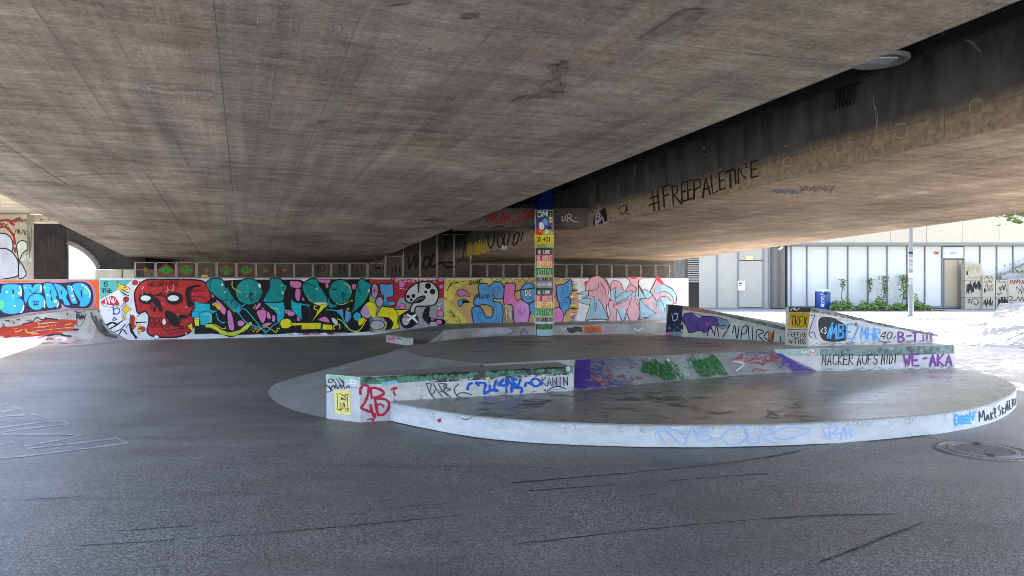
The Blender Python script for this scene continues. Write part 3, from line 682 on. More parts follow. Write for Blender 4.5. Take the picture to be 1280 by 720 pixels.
M_SHADEW = old_concrete('shade_black_wall', (.012, .011, .011), (.03, .028, .027)); b = MB(); YD = 23.4; b.box(sx(30, YD), sx(84.4, YD), YD, YD+.06, 0, 5, M_SHADEW); b.box(-22, sx(84.4, YD), YP+.95, YD-.004, zc+.18, zc+.5, M_SHADEW)  # near-black colour stands for recess shade; roof box added to block daylight
dk = b.build('recess_wall'); tag(dk, 'wall coloured black for recess shade, with faint scratched lines between the pier and the arch', 'wall')
c = Canvas(surf_wall((-16, YD), (-13, YD)), .002)
for i in range(9): c.scribble(48+i*3.6, 296, 51+i*3.6, 326+i % 3*5, 5, .4, paint(46, 46, 45), i, .6)
c.build('scratches', dk)
# arched concrete opening
YA = 22.6
b = MB()
arc = [(84.6, 305.5), (92, 308.3), (99, 312), (105.5, 316), (111, 320.5), (116, 326), (120, 332), (122, 336.5)]
front = [(sx(x, YA), sz(y, YA)) for x, y in arc]
prof = front+[(sx(182, YA), front[-1][1]), (sx(182, YA), 4.2), (front[0][0], 4.2)]
n = len(prof)
dep = 1.9
fr = [(x, YA, z) for x, z in prof]; bk = [(x, YA+dep, z) for x, z in prof]
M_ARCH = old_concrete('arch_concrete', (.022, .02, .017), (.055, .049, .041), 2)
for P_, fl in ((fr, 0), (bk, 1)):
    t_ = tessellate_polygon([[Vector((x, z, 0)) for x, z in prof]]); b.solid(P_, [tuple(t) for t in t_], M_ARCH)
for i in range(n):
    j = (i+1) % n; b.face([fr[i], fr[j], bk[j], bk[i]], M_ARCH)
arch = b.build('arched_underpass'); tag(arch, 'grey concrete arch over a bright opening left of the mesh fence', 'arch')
b = MB(); rb = [Vector((x, YA-.05, z)) for x, z in front]
for a, e in zip(rb, rb[1:]):
    nrm = Vector((-(e.z-a.z), 0, e.x-a.x)).normalized()*.12
    b.solid([a, e, e+nrm, a+nrm, a+Vector((0, .06, 0)), e+Vector((0, .06, 0)), e+nrm+Vector((0, .06, 0)), a+nrm+Vector((0, .06, 0))], [(0, 1, 2, 3), (7, 6, 5, 4), (0, 4, 5, 1), (2, 6, 7, 3), (1, 5, 6, 2), (0, 3, 7, 4)], M_CONCB)
b.build('arch_rim', arch)
b = MB(); b.box(-34, sx(135, 33), 33, 33.4, 0, 6.5, plain('white_render', (.30, .305, .32), .8, .06, 2, .1))
ww = b.build('white_wall'); tag(ww, 'sunlit white rendered wall seen through the arched opening', 'wall')
b = MB(); YB = 21.2
b.box(sx(119, YB), sx(152, YB), YB, YB+.6, 0, sz(337, YB), M_CREAM); b.box(sx(153, YB), sx(167, YB), YB+.02, YB+.6, 0, sz(337.2, YB), M_CREAM)
bl = b.build('concrete_block', bevel=.01); tag(bl, 'pale concrete block above the wall between the arch and the fence', 'block')

# ------------------------------------------------------------------ graffiti walls
WA, WB = Vector((-9.943, 19.55, 0)), Vector((5.714, 24.0, 0)); WD = (WB-WA).normalized(); WN = Vector((WD.y, -WD.x, 0))
wallS = surf_wall(WA, WB)
def wxy(x): 
    p = wallS(x, 400)[0]; return Vector((p.x, p.y, 0))
M_WHITEW = paint(236, 236, 238, .88)
b = MB(); a_, e_ = wxy(124.2), wxy(860.5)
b.prism([a_, e_, e_-WN*.3, a_-WN*.3], 0, 1.63, M_WHITEW, M_CONCB)
wall = b.build('graffiti_wall'); tag(wall, 'long low wall covered in colourful murals behind the skate island', 'wall')
b = MB(); a0 = wxy(-60)
b.prism([a0, a_-WD*.004, a_-WD*.004-WN*.3, a0-WN*.3], 0, 1.605, M_CONC, M_CONCB)
lwall = b.build('graffiti_wall'); tag(lwall, 'orange painted wall with blue bubble letters above the quarter pipe', 'wall')
# plinth along the wall's right half with a bank running out at its left end
b = MB(); zt = .29
P = [(-1.75, 19.2), (-1.25, 19.75), (-.5, 20.2), (.66, 20.75), (3, 21.6), (5.7, 22.6)]
back = [wxy(860)+WN*.004, wxy(565)+WN*.004]
poly = P+[(q.x, q.y) for q in back]
b.prism(poly, 0, zt, M_CONC)
t0 = on_z(534, 430); s0 = wxy(462)+WN*.004; c0 = Vector((P[0][0], P[0][1], zt)); w0 = Vector((back[1].x, back[1].y, zt))
b.face([s0, t0, c0], M_APRON); b.face([s0, c0, w0], M_APRON); b.face([t0, Vector((P[0][0], P[0][1], 0)), c0], M_CONC)
plinth = b.build('wall_plinth'); tag(plinth, 'low rough concrete plinth and bank running along the foot of the murals', 'plinth')
pm = MB(); 
for q, r_ in zip(P, P[1:]): pm.face([(q[0], q[1], 0), (r_[0], r_[1], 0), (r_[0], r_[1], zt), (q[0], q[1], zt)], M_CONC)
c = Canvas(surf_mesh(pm), .002)
c.stroke([(588, 411.5), (597, 411.2), (598.5, 418), (597, 421.5), (588, 421.5), (587, 416)], 1.4, WHT, closed=True)
c.fill([(600, 412), (628, 410), (640, 413), (632, 417), (606, 419)], paint(165, 165, 180)); c.stroke([(650, 420), (654, 411), (660, 418)], 1.2, paint(105, 85, 140))
c.fill([(730, 408), (738, 407), (743, 408.3), (751, 407), (752, 416), (744, 415), (739, 417), (731, 416)], paint(190, 95, 45), False); c.fill([(708, 409), (714, 410), (719, 408), (727, 409), (728, 415), (722, 414), (715, 417), (710, 415)], paint(60, 60, 55), False); c.scribble(733, 409, 748, 415, 7, .8, paint(140, 70, 40), 2)
c.scribble(755, 409, 765, 415, 6, .7, paint(190, 110, 160), 3); c.stroke([(793, 411), (798, 413), (803, 410)], 1, WHT); c.stroke([(702, 409), (704, 413), (708, 409)], .8, WHT)
c.build('graffiti', plinth)
# ---- quarter pipe in front of the left wall
def tab(x, T):
    for (a, u), (e, v) in zip(T, T[1:]):
        if x <= e: return u+(v-u)*max(0, (x-a))/(e-a)
    return T[-1][1]
def qp_run(x):   # run-out and height shrink to nothing at the right end
    return 1.35*tab(x, [(104, 1), (124, .86), (134, .66), (146, .4), (161, .03)]), (.60+.22*min(max(x/90, 0), 1))*tab(x, [(104, 1), (119, 1), (123, .97), (126, .83), (129, .66), (134, .46), (140, .31), (148, .17), (155, .08), (161, 0)])
xs_ = list(range(-60, 101, 10))+[104, 108, 113, 118, 121, 123, 124.5, 126, 128, 130, 133, 136, 140, 144, 148, 152, 157, 161]
rows = []
for x in xs_:
    r_, h_ = qp_run(x); base = wxy(x)+WN*.006; row = []
    for k in range(13):
        t = k/12*math.pi/2
        row.append(base+WN*(r_*(1-math.sin(t)))+Vector((0, 0, max(h_*(1-math.cos(t)), 0)+.004)))
    rows.append(row)
M_QP = old_concrete('quarter_pipe_concrete', (.23, .225, .21), (.42, .41, .385), 1.8, .2)
b = MB()
for A, E in zip(rows, rows[1:]):
    for k in range(12): b.face([A[k], E[k], E[k+1], A[k+1]], M_QP)
qmesh = b
qp = b.build('quarter_pipe', smooth=True); tag(qp, 'curved concrete quarter pipe below the orange wall, scuffed dark at its right end', 'quarter pipe')
b = MB(); b.tube([r_[-1]+WN*.012+Vector((0, 0, .01)) for r_, x in zip(rows, xs_) if x < 125], .02, M_IRON, 8); b.build('coping', qp, True)
# ---- white and red painted low ledge on the ground before the bank
b = MB(); a1, a2 = on_z(482.5, 427.2), on_z(506.5, 431.5); dd = (a2-a1).normalized(); nn = Vector((-dd.y, dd.x, 0))
if nn.y < 0: nn = -nn
b.prism([a1, a2, a2+nn*.22, a1+nn*.22], 0, .17, M_LEDGEW)
le = b.build('grind_block', bevel=.008); tag(le, 'small white and pink painted block on the ground before the bank', 'block')
c = Canvas(surf_wall(a1, a2), .002); c.fill([(483.5, 420.5), (494, 421.8), (493.5, 427.5), (483, 425.5)], paint(215, 160, 175), False); c.scribble(485, 421.5, 495, 426, 7, .7, paint(180, 70, 90), 4); c.stroke([(497, 423), (503, 424)], 1.2, BLK); c.fill([(504, 424.5), (506.4, 424.8), (506.2, 430), (504, 429)], paint(150, 190, 165), False)
c.build('graffiti', le)

# ------------------------------------------------------------------ mesh fence on the wall
fence = empty('mesh_fence', (wxy(500)-WN*.1)+Vector((0, 0, 1.63)), 'row of pale framed wire mesh panels on top of the mural wall', 'fence')
M_FR = plain('pale_painted_steel', (.33, .31, .28), .5, .15, 7, .05, .4); M_WIRE = wire_mesh_mat()
FX0, FX1 = wxy(167.5)-WN*.1, wxy(839)-WN*.1; NP = 31; pitch = (FX1-FX0).length/NP
def panel_mesh(w_, h_):
    b = MB(); x0, x1, z0, z1, r = .02, w_-.02, .02, h_, .05
    pts = []
    for cx_, cz_, a0 in ((x1-r, z1-r, 0), (x0+r, z1-r, 90), (x0+r, z0+r, 180), (x1-r, z0+r, 270)):
        for k in range(4): t = R(a0+k*30); pts.append((cx_+r*math.cos(t), 0, cz_+r*math.sin(t)))
    b.tube(pts, .010, M_FR, 6, closed=True)
    wm = MB()
    for i in range(1, 12): x = x0+(x1-x0)*i/12; wm.box(x-.0025, x+.0025, -.0025, .0025, z0+.01, z1-.01, M_WIRE)
    nz = max(4, int((z1-z0)/.05))
    for i in range(1, nz): z = z0+(z1-z0)*i/nz; wm.box(x0+.01, x1-.01, .0025, .0065, z-.0025, z+.0025, M_WIRE)
    return b, wm
def mk_mesh(b, name):
    me = bpy.data.meshes.new(name); me.from_pydata(b.v, [], b.f)
    for m in b.mats: me.materials.append(m)
    me.polygons.foreach_set('material_index', b.k); me.update(); return me
ang = math.atan2(WD.y, WD.x)
kinds = {}
for h_ in (.42, .64, 1.3):
    f_, w_ = panel_mesh(pitch, h_); kinds[h_] = (mk_mesh(f_, 'fence_panel'), mk_mesh(w_, 'wire_mesh'))
YGR = plain('green_yarn', S(45, 140, 60), .9, .2, 20, .3); YRD = plain('red_yarn', S(165, 35, 60), .9, .2, 20, .3); YYL = plain('yellow_yarn', S(220, 200, 30), .9, .2, 20, .3)
for i in range(NP):
    at = FX0+WD*(pitch*i)+Vector((0, 0, 1.632)); f_, w_ = kinds[.64 if i == 13 else 1.3 if 14 <= i <= 17 else .42]
    o = bpy.data.objects.new('fence_panel', f_); link(o, fence, at); o.rotation_euler.z = ang
    m_ = bpy.data.objects.new('wire_mesh', w_); COL.objects.link(m_); m_.parent = o
    if i < 8:
        b = MB(); cx_, cz_ = pitch/2, .22
        def ribbon(pts, wd, m, closed=False):
            P9 = [Vector((x, -.016, z)) for x, z in pts]
            for q, e in list(zip(P9, P9[1:]))+([(P9[-1], P9[0])] if closed else []):
                d_ = (e-q).normalized(); n_ = Vector((-d_.z, 0, d_.x))*wd/2; t_ = Vector((0, .012, 0))
                b.solid([q-n_, e-n_, e+n_, q+n_, q-n_+t_, e-n_+t_, e+n_+t_, q+n_+t_], [(0, 1, 2, 3), (7, 6, 5, 4), (0, 4, 5, 1), (2, 6, 7, 3), (1, 5, 6, 2), (0, 3, 7, 4)], m)
        big = i in (1, 2, 4, 5, 6)[:5] and i not in (3,)
        big = i in (1, 2, 4, 5)
        rx, rz = (.225, .175) if big else (.085, .07)
        ribbon([(cx_+rx, cz_), (cx_, cz_+rz), (cx_-rx, cz_), (cx_, cz_-rz)], .022, YRD, True)
        ribbon([(.02, cz_), (cx_-rx, cz_)], .016, YRD); ribbon([(cx_+rx, cz_), (pitch-.02, cz_)], .016, YRD)
        k = .8
        b.solid([(cx_+rx*k, -.012, cz_), (cx_, -.012, cz_+rz*k), (cx_-rx*k, -.012, cz_), (cx_, -.012, cz_-rz*k), (cx_+rx*k, -.004, cz_), (cx_, -.004, cz_+rz*k), (cx_-rx*k, -.004, cz_), (cx_, -.004, cz_-rz*k)], [(0, 1, 2, 3), (7, 6, 5, 4), (0, 4, 5, 1), (1, 5, 6, 2), (2, 6, 7, 3), (3, 7, 4, 0)], YGR)
        if big:
            for st in {1: [[(-.02, -.08), (-.02, .08)]], 2: [[(-.06, -.07), (-.06, .07)], [(.05, -.06), (.05, .06)], [(-.06, 0), (.05, 0)]], 4: [[(-.08, -.05), (-.05, .07), (0, 0), (.05, .07), (.08, -.05)]], 5: [[(.06, .05), (-.05, .05), (-.05, -.05), (.06, -.05)], [(-.05, 0), (.05, 0)]]}[i]:
                b.v; q0 = len(b.v); ribbon([(cx_+u, cz_+v) for u, v in st], .014, YRD)
                b.v[q0:] = [(x, y-.012, z) for x, y, z in b.v[q0:]]
        if i == 3: ribbon([(.12, .05), (.2, .07), (.3, .05)], .04, YYL)
        d_ = bpy.data.objects.new('yarn_diamond', mk_mesh(b, 'yarn_diamond')); COL.objects.link(d_); d_.parent = o
pm_ = {}
for h_ in (.42, .64, 1.3):
    b = MB(); b.box(-.012, .012, .01, .04, 0, h_+.02, M_FR); b.box(-.028, .028, -.02, .0098, h_*.45, h_*.45+.06, M_FR); pm_[h_] = mk_mesh(b, 'fence_post')
for i in range(NP+1):
    o = bpy.data.objects.new('fence_post', pm_[.64 if i in (13, 14) else 1.3 if 15 <= i <= 18 else .42]); link(o, fence, FX0+WD*(pitch*i)+Vector((0, 0, 1.632))); o.rotation_euler.z = ang
b = MB(); q0, q1 = FX0-WN*.12, FX1-WN*.12; b.prism([q0, q1, q1-WN*.3, q0-WN*.3], 1.2, 1.6, M_CONCB)
ear = b.build('earth_kerb'); tag(ear, 'brown concrete kerb behind the mesh fence', 'kerb')
# ------------------------------------------------------------------ skate island
island = empty('skate_island', (1.9, 12, 0), 'round white rimmed concrete skate island with painted ledges and banks', 'skate island')
HD, HP = .222, .545
RIM = [(-1.40, 8.50), (-.95, 8.08), (-.394, 7.66), (.05, 7.45), (.478, 7.32), (1.2, 7.2), (1.885, 7.19), (2.7, 7.25), (3.42, 7.43), (4.35, 7.74), (4.72, 7.92), (5.13, 8.17), (5.53, 8.48), (6.02, 8.96), (6.45, 9.46), (6.65, 9.78), (6.80, 10.1), (6.99, 10.66), (7.05, 11.2), (6.98, 11.7), (6.85, 12.6), (6.5, 13.4)]
rim = cr(RIM, False, 5)
foot = rim+[(4, 13.4), (0, 12), (-.6, 9.3)]
b = MB(); b.prism(foot, -.02, HD, M_RIMP, M_DISC)
disc = b.build('round_platform', island, bevel=.012, seg=2)
rm = MB()
for q, e in zip(rim, rim[1:]): rm.face([(q[0], q[1], 0), (e[0], e[1], 0), (e[0], e[1], HD), (q[0], q[1], HD)], M_RIMW)
rimS = surf_mesh(rm)
LA, LB, LD, LC = (-1.73, 8.42), (.78, 9.33), (.60, 9.9), (-2.18, 8.67)
b = MB(); b.prism([LA, LB, LD, LC], -.02, .52, M_LEDGEW, M_PLAT)
ledge = b.build('painted_ledge', island, bevel=.008)
# upper platform
inner = [(-.36, 9.47), (-.88, 9.9), (-1.22, 10.3), (-1.42, 10.65), (-1.58, 11.2), (-1.6, 11.75), (-1.5, 12.3), (-1.25, 12.9), (-.85, 13.5), (-.3, 13.95), (.44, 14.25)]
inner_s = cr(inner, False, 4)
TOPB = [(.85, 9.96), (2.2, 10.52), (3.97, 11.19)]; BOTB = [(.775, 9.30), (2.16, 10.13), (3.25, 10.74), (4.66, 11.265)]
plat = inner_s+[(7.05, 14.25), (7.02, 11.9), (6.97, 11.66), TOPB[2], TOPB[1], TOPB[0], LD]
b = MB(); b.prism(plat[::-1] if False else list(reversed(plat)), 0, HP, M_CONC, M_PLAT)
platform = b.build('upper_platform', island)
# apron bank running down from the platform to the ground
outer = [(-2.18, 8.67), (-2.62, 9.08), (-3.05, 9.66), (-3.4, 10.35), (-3.6, 11.0), (-3.66, 11.55), (-3.57, 12.3), (-3.2, 13.7), (-2.75, 16.0), (-2.3, 18.2), (.5, 18.4)]
os_ = cr(outer, False, 4)
b = MB()
for i in range(len(os_)-1):
    A0, A1, E0, E1 = os_[i], os_[i+1], inner_s[i], inner_s[i+1]
    N_ = 6
    for k in range(N_):
        f = lambda o, q, t: (o[0]+(q[0]-o[0])*t, o[1]+(q[1]-o[1])*t, .002+(HP-.004)*t)
        b.face([f(A0, E0, k/N_), f(A1, E1, k/N_), f(A1, E1, (k+1)/N_), f(A0, E0, (k+1)/N_)][::-1], M_APRON)
b.face([(.5, 18.4, .002), (7.2, 18.4, .002), (7.05, 14.25, HP-.002), (.44, 14.25, HP-.002)], M_APRON)
b.build('apron_bank', island, True)
# closing sliver between ledge back and bank
# sloping painted bank
def lerp_poly(P_, t):
    seg = [math.dist(a, e) for a, e in zip(P_, P_[1:])]; L = sum(seg)*t
    for a, e, s_ in zip(P_, P_[1:], seg):
        if L <= s_ or e is P_[-1]: k = L/s_; return (a[0]+(e[0]-a[0])*k, a[1]+(e[1]-a[1])*k)
        L -= s_
M_BANK = old_concrete('bank_concrete', (.14, .14, .135), (.30, .295, .285), 3, .2)
b = MB(); NB = 30
for i in range(NB):
    for k in range(5):
        P_ = []
        for (ii, kk) in ((i, k), (i+1, k), (i+1, k+1), (i, k+1)):
            q, e = lerp_poly(BOTB, ii/NB), lerp_poly(TOPB, ii/NB); t = kk/5
            P_.append((q[0]+(e[0]-q[0])*t, q[1]+(e[1]-q[1])*t, HD+.003+(HP-HD-.001)*t))
        b.face(P_, M_BANK)
bankS = surf_mesh(b)
sb = MB(); sb.v, sb.f, sb.k, sb.mats = list(b.v), list(b.f), list(b.k), list(b.mats)
sb.face([(BOTB[0][0], BOTB[0][1], HD), (TOPB[0][0], TOPB[0][1], HP), (LD[0], LD[1], HP-.02), (LB[0]+.004, LB[1]+.01, HD)], M_LEDGEW)
bank = sb.build('sloping_bank', island)
# box ledge right of the bank
BA, BB = (3.97, 11.18), (6.98, 11.635)
b = MB(); b.prism([BA, BB, (6.99, 12.2), (4.0, 11.8)], 0, .57, M_LEDGEW, M_PLAT)
boxl = b.build('box_ledge', island, bevel=.008)

Canvas.halo = 1.6
ledgeF = surf_wall(LA, LB); ledgeE = surf_wall(LA, LC); boxF = surf_wall(BA, BB)
# --- ledge front face
c = Canvas(ledgeF, .0015); d1 = Zc(400, 455, 8); d2 = Zc(550, 440, 7.11)
TAGRED = paint(185, 30, 65); TAGGREY = paint(90, 90, 92); TAGBLUE = paint(15, 85, 185); TAGVIO = paint(60, 40, 110); TEAL = paint(90, 190, 200)
c.fill([(450.4, 471.6), (520, 467.9), (600, 463.8), (716.3, 457.7), (716.3, 466.5), (640, 471.0), (560, 474.5), (500, 478.5), (450.4, 481.0)], M_GREENLIP, False)
c.fill([(476, 478), (496, 475), (497, 479), (478, 482)], paint(120, 185, 200), False); c.fill([(530, 475.5), (716, 466.2), (716, 468), (640, 472.6), (545, 478)], worn('scraped_dark_edge', (.05, .05, .05), (.52, .53, .55), 20, .52, .05, 4), False)
c.stroke(d1([(405, 300), (405, 250), (440, 210), (485, 230), (480, 300), (450, 380), (415, 440), (470, 465), (540, 500), (550, 540), (520, 480), (505, 405)]), 3.4, TAGRED)
c.stroke(d1([(520, 340), (510, 245), (590, 250), (640, 290), (590, 325), (540, 345), (640, 350), (690, 390), (680, 450), (640, 500), (590, 510), (570, 470), (550, 350)]), 3.3, TAGRED); c.stroke(d1([(575, 470), (570, 420), (610, 400), (640, 430)]), 2.2, TAGRED)
c.stroke(d1([(475, 560), (515, 548), (525, 570), (540, 545)]), 2, TAGRED); c.stroke(d1([(710, 260), (735, 240), (772, 240), (735, 262), (752, 315)]), 2.0, TAGRED); c.stroke(d1([(745, 355), (740, 378)]), 1.4, TAGRED)
for st in ([(1060, 190), (1100, 290), (1160, 358)], [(1070, 195), (1110, 200), (1100, 280), (1130, 300), (1160, 240)], [(1130, 190), (1170, 260), (1225, 330)], [(1180, 190), (1220, 260), (1280, 320)]): c.stroke(d1(st), 1.4, TAGGREY)
for st in ([(0, 280), (60, 290), (20, 350), (0, 345)], [(40, 350), (100, 410)], [(20, 340), (60, 320)], [(165, 285), (125, 330), (150, 390), (185, 400)], [(145, 385), (200, 360), (285, 380)], [(55, 285), (30, 310), (95, 330), (60, 345)]): c.stroke(d2(st), 1.5, TAGGREY)
for st in ([(245, 335), (255, 290), (285, 275)], [(315, 275), (400, 280), (390, 360), (440, 345), (440, 295)], [(320, 270), (345, 300)], [(390, 370), (460, 340), (515, 345), (480, 320), (500, 250)], [(520, 300), (565, 240), (520, 290), (600, 290), (590, 235), (590, 365)], [(600, 240), (640, 290), (660, 270)], [(715, 240), (690, 300), (640, 305), (635, 360), (650, 320), (725, 320), (720, 360)], [(680, 245), (640, 240), (670, 290)]): c.stroke(d2(st), 3.0, TAGBLUE)
c.stroke(d2([(755, 305), (770, 270), (820, 290), (850, 305), (890, 285), (880, 250), (840, 235), (810, 260), (825, 295)]), 2.6, TAGBLUE)
c.text('KANIN', d2(905, 300), d2(1145, 300), (0, -11), 1.2, TAGVIO, False, .05); c.stroke(d2([(930, 335), (935, 340)]), 2, TAGVIO); c.stroke(d2([(950, 350), (1000, 315), (1060, 305), (1120, 330)]), 1.3, TAGVIO)
c.fill(ell(*d2(1137, 150), 2.7, 3.2), WHT, False); c.stroke(ell(*d2(1137, 150), 1.2, 1.5), .5, TAGGREY, closed=True); 
c.splat(451, 500, 1.2, 28, 26, .45, paint(120, 118, 112), 3); c.scatter([(450.5, 471.5), (716, 457.4), (716, 459.2), (450.5, 473.5)], BLK, 110, 9, -3, .55, 5); c.scatter([(486, 500), (716, 484.5), (716, 489), (486, 505)], paint(130, 128, 124), 60, 6, -4, .5, 6); c.splat(590, 480, 120, 10, 60, .35, paint(110, 108, 105), 7)
c.build('graffiti', ledge)
# --- ledge end face
c = Canvas(ledgeE, .0015)
c.fill(d1([(60, 107), (385, 130), (385, 165), (300, 160), (60, 150)]), paint(150, 195, 165), False); c.fill(d1([(297, 152), (375, 158), (375, 205), (297, 198)]), paint(235, 240, 240), False); c.scribble(*d1(305, 165), *d1(368, 195), 8, .4, paint(150, 150, 160), 3)
c.fill(d1([(63, 110), (85, 112), (86, 150), (64, 148)]), WHT, False); c.stroke(d1([(75, 118), (72, 142)]), .7, paint(90, 160, 120))
c.fill(d1([(143, 258), (305, 266), (308, 510), (150, 495)]), paint(235, 215, 120), False)
for st in ([(165, 295), (175, 302), (205, 290)], [(180, 300), (172, 455)], [(175, 460), (240, 440), (290, 445)], [(285, 300), (275, 360), (285, 470)], [(250, 305), (290, 300)], [(215, 310), (250, 320), (265, 310), (225, 350), (210, 330), (240, 355), (265, 340), (215, 300)], [(195, 390), (215, 400), (200, 420), (225, 430), (240, 385), (250, 430), (235, 400)], [(190, 460), (215, 450), (205, 470)], [(255, 370), (250, 350), (200, 360)], [(250, 450), (280, 465), (255, 475)]): c.stroke(d1(st), .75, BLK)
for st in ([(85, 185), (95, 150), (125, 155), (120, 180), (90, 185)], [(130, 150), (165, 200)], [(165, 145), (215, 215)], [(195, 140), (240, 205)], [(225, 160), (245, 190)], [(65, 205), (85, 230), (125, 265)], [(70, 280), (110, 270), (95, 215)], [(110, 245), (135, 210), (150, 245), (160, 205), (180, 245), (200, 210), (215, 240), (235, 210), (250, 245), (290, 215), (295, 240)]): c.stroke(d1(st), 1.1, BLK)
c.stroke(d1([(310, 240), (340, 230), (375, 238)]), .5, TAGGREY)
c.build('graffiti', ledge)
# --- sloping bank
c = Canvas(bankS, .002, .000004); d3 = Zc(700, 420, 8); d4 = Zc(850, 420, 7.53)
PURP = worn('scuffed_purple_paint', S(78, 52, 140, .85), S(110, 105, 125, .8), 10, .60, .08, 3); PURP2 = worn('thin_purple_paint', S(78, 52, 140, .85), (.17, .17, .165), 12, .46, .06, 3); GRN = worn('scuffed_green_paint', S(20, 95, 35), (.16, .2, .16), 13, .60, .06, 3); GRN2 = worn('thin_green_paint', S(40, 120, 70), (.36, .38, .37), 15, .48, .05, 3)
def hatch(c, poly, m, n, wd):
    ys = [q[1] for q in poly]; xs = [q[0] for q in poly]
    y0, y1 = min(ys), max(ys)
    for i in range(n):
        y = y0+(y1-y0)*(i+.5)/n; X = []
        for a, e in zip(poly, poly[1:]+poly[:1]):
            if (a[1]-y)*(e[1]-y) < 0: X.append(a[0]+(e[0]-a[0])*(y-a[1])/(e[1]-a[1]))
        X.sort()
        for u, v in zip(X[::2], X[1::2]): c.stroke([(u, y), (v, y)], wd, m, False, cap=False)
PP = d3([(155, 242), (470, 225), (420, 300), (420, 400), (560, 440), (680, 500), (450, 545), (140, 548)])
hatch(c, d3([(158, 244), (330, 234), (300, 300), (310, 420), (420, 470), (380, 545), (138, 548)]), PURP, 40, 1.05)
c.scatter(PP, PURP, 260, 5.5, -4, .9, 3, .55); c.scatter(d3([(300, 235), (780, 215), (760, 270), (700, 350), (760, 430), (690, 505), (420, 520)]), PURP2, 240, 6, -6, .7, 4, .5)
c.scatter(d3([(420, 300), (560, 250), (800, 215), (1100, 190), (1000, 215), (700, 290)]), paint(110, 100, 125), 70, 6, -5, .5, 6, .4)
OG = worn('thin_orange_paint', S(190, 85, 45), S(85, 60, 110), 12, .52, .06)
for k, (x, y, a, b_) in enumerate(((350, 400, 45, 22), (480, 415, 30, 20), (615, 400, 35, 14), (405, 465, 35, 18), (490, 480, 40, 12), (320, 440, 20, 12), (790, 420, 30, 14))): c.scatter(ell(*d3(x, y), a/8, b_/8), OG, 22, 3, -5, .7, k)
GP1 = d3([(815, 350), (830, 280), (900, 245), (960, 235), (1020, 290), (1060, 250), (1110, 245), (1170, 290), (1230, 430), (1140, 450), (1040, 445), (940, 390), (850, 375)])
c.scatter(GP1, GRN, 330, 4.2, 58, 1.0, 5); c.scatter(d3([(1090, 240), (1230, 235), (1279, 270), (1279, 440), (1150, 450)]), GRN2, 130, 5, 58, .7, 6); c.scatter(d3([(780, 260), (900, 225), (1279, 230), (1279, 455), (1000, 450), (800, 380)]), GRN, 40, 4, 58, .5, 7)
c.scatter(d4([(0, 235), (60, 205), (110, 250), (110, 400), (0, 415)]), GRN2, 110, 4.5, 55, .8, 8)
c.scatter(d4([(80, 220), (120, 200), (160, 240), (200, 215), (240, 225), (290, 175), (340, 200), (390, 270), (450, 365), (300, 370), (270, 400), (200, 390), (150, 340), (110, 260)]), GRN, 330, 4.6, 52, 1.0, 9)
c.scatter(d4([(0, 230), (300, 170), (470, 370), (250, 410), (0, 430)]), GRN2, 50, 5, 52, .5, 10)
hatch(c, d4([(800, 130), (875, 112), (960, 175), (1060, 245), (1160, 290), (1275, 345), (1100, 345), (1010, 270), (920, 190)]), PURP, 34, .95)
c.scatter(d4([(640, 160), (875, 112), (1000, 200), (1275, 345), (1060, 348), (960, 250), (850, 170)]), PURP, 170, 6, 20, .8, 11); c.scatter(d4([(560, 160), (875, 115), (1000, 260), (1000, 340), (800, 200)]), PURP2, 80, 6, 8, .6, 12)
REDT = worn('thin_red_paint', S(150, 40, 40), (.2, .19, .185), 12, .54, .06)
for st in ([(540, 205), (585, 175), (580, 200), (560, 210)], [(485, 220), (560, 215), (640, 215)], [(600, 240), (650, 235), (700, 215)], [(660, 260), (720, 250), (790, 275)], [(710, 205), (740, 225)], [(760, 195), (800, 260)], [(790, 210), (840, 245), (860, 180), (870, 240)], [(800, 200), (850, 175), (900, 210), (850, 225)], [(880, 175), (930, 240), (980, 270)], [(680, 330), (730, 305), (770, 325), (830, 320)], [(700, 345), (780, 350), (850, 350)], [(860, 320), (910, 325), (950, 355)]): c.stroke(d4(st), 1.5, REDT)
for st in ([(340, 160), (420, 240), (525, 335), (570, 360)], [(500, 240), (600, 265), (525, 330)], [(400, 395), (480, 395)]): c.stroke(d4(st), 1.0, WHT)
c.stroke(d3([(150, 240), (420, 222), (800, 195), (1100, 175)]), 1.0, paint(150, 140, 150)); c.stroke(d3([(150, 245), (122, 545)]), 2.4, paint(190, 190, 185)); c.stroke(d3([(700, 350), (900, 390), (1040, 470)]), .7, paint(60, 58, 65)); c.stroke(d3([(860, 375), (1000, 440), (1050, 465), (1200, 455)]), 1.1, paint(175, 175, 170))
c.fill(ell(*d3(1080, 245), 2, 1), WHT, False); c.fill(ell(*d3(895, 232), .8, .7), WHT, False)
c.build('graffiti', bank)
# --- box ledge front
c = Canvas(boxF, .0015, .00003); d5 = Zc(1010, 410, 6.4)
c.fill([(966.5, 436.5), (1024.6, 436.0), (1024.6, 444.6), (979, 445)], worn('pale_green_coping', (.25, .42, .32), (.40, .44, .42), 10, .5, .06), False)
c.fill([(1025, 436.0), (1192, 431.2), (1192, 441.8), (1120, 444.5), (1025, 445.5)], M_GREYGREEN, False)
c.fill(ell(*d4(1240, 152), 4.4, 3.2), paint(240, 225, 225), False); c.scribble(*d4(1215, 142), *d4(1268, 165), 8, .7, paint(200, 60, 70), 5); c.stroke(d4([(1140, 140), (1165, 155), (1190, 145), (1195, 160)]), .9, WHT)
c.text('MÄCKER'.replace('Ä', 'A'), d5(110, 300), d5(370, 290), (1, -13.5), 1.15, BLK, False, .07); c.stroke(d5([(170, 205), (172, 210)]), 1.2, BLK); c.stroke(d5([(190, 203), (192, 208)]), 1.2, BLK)
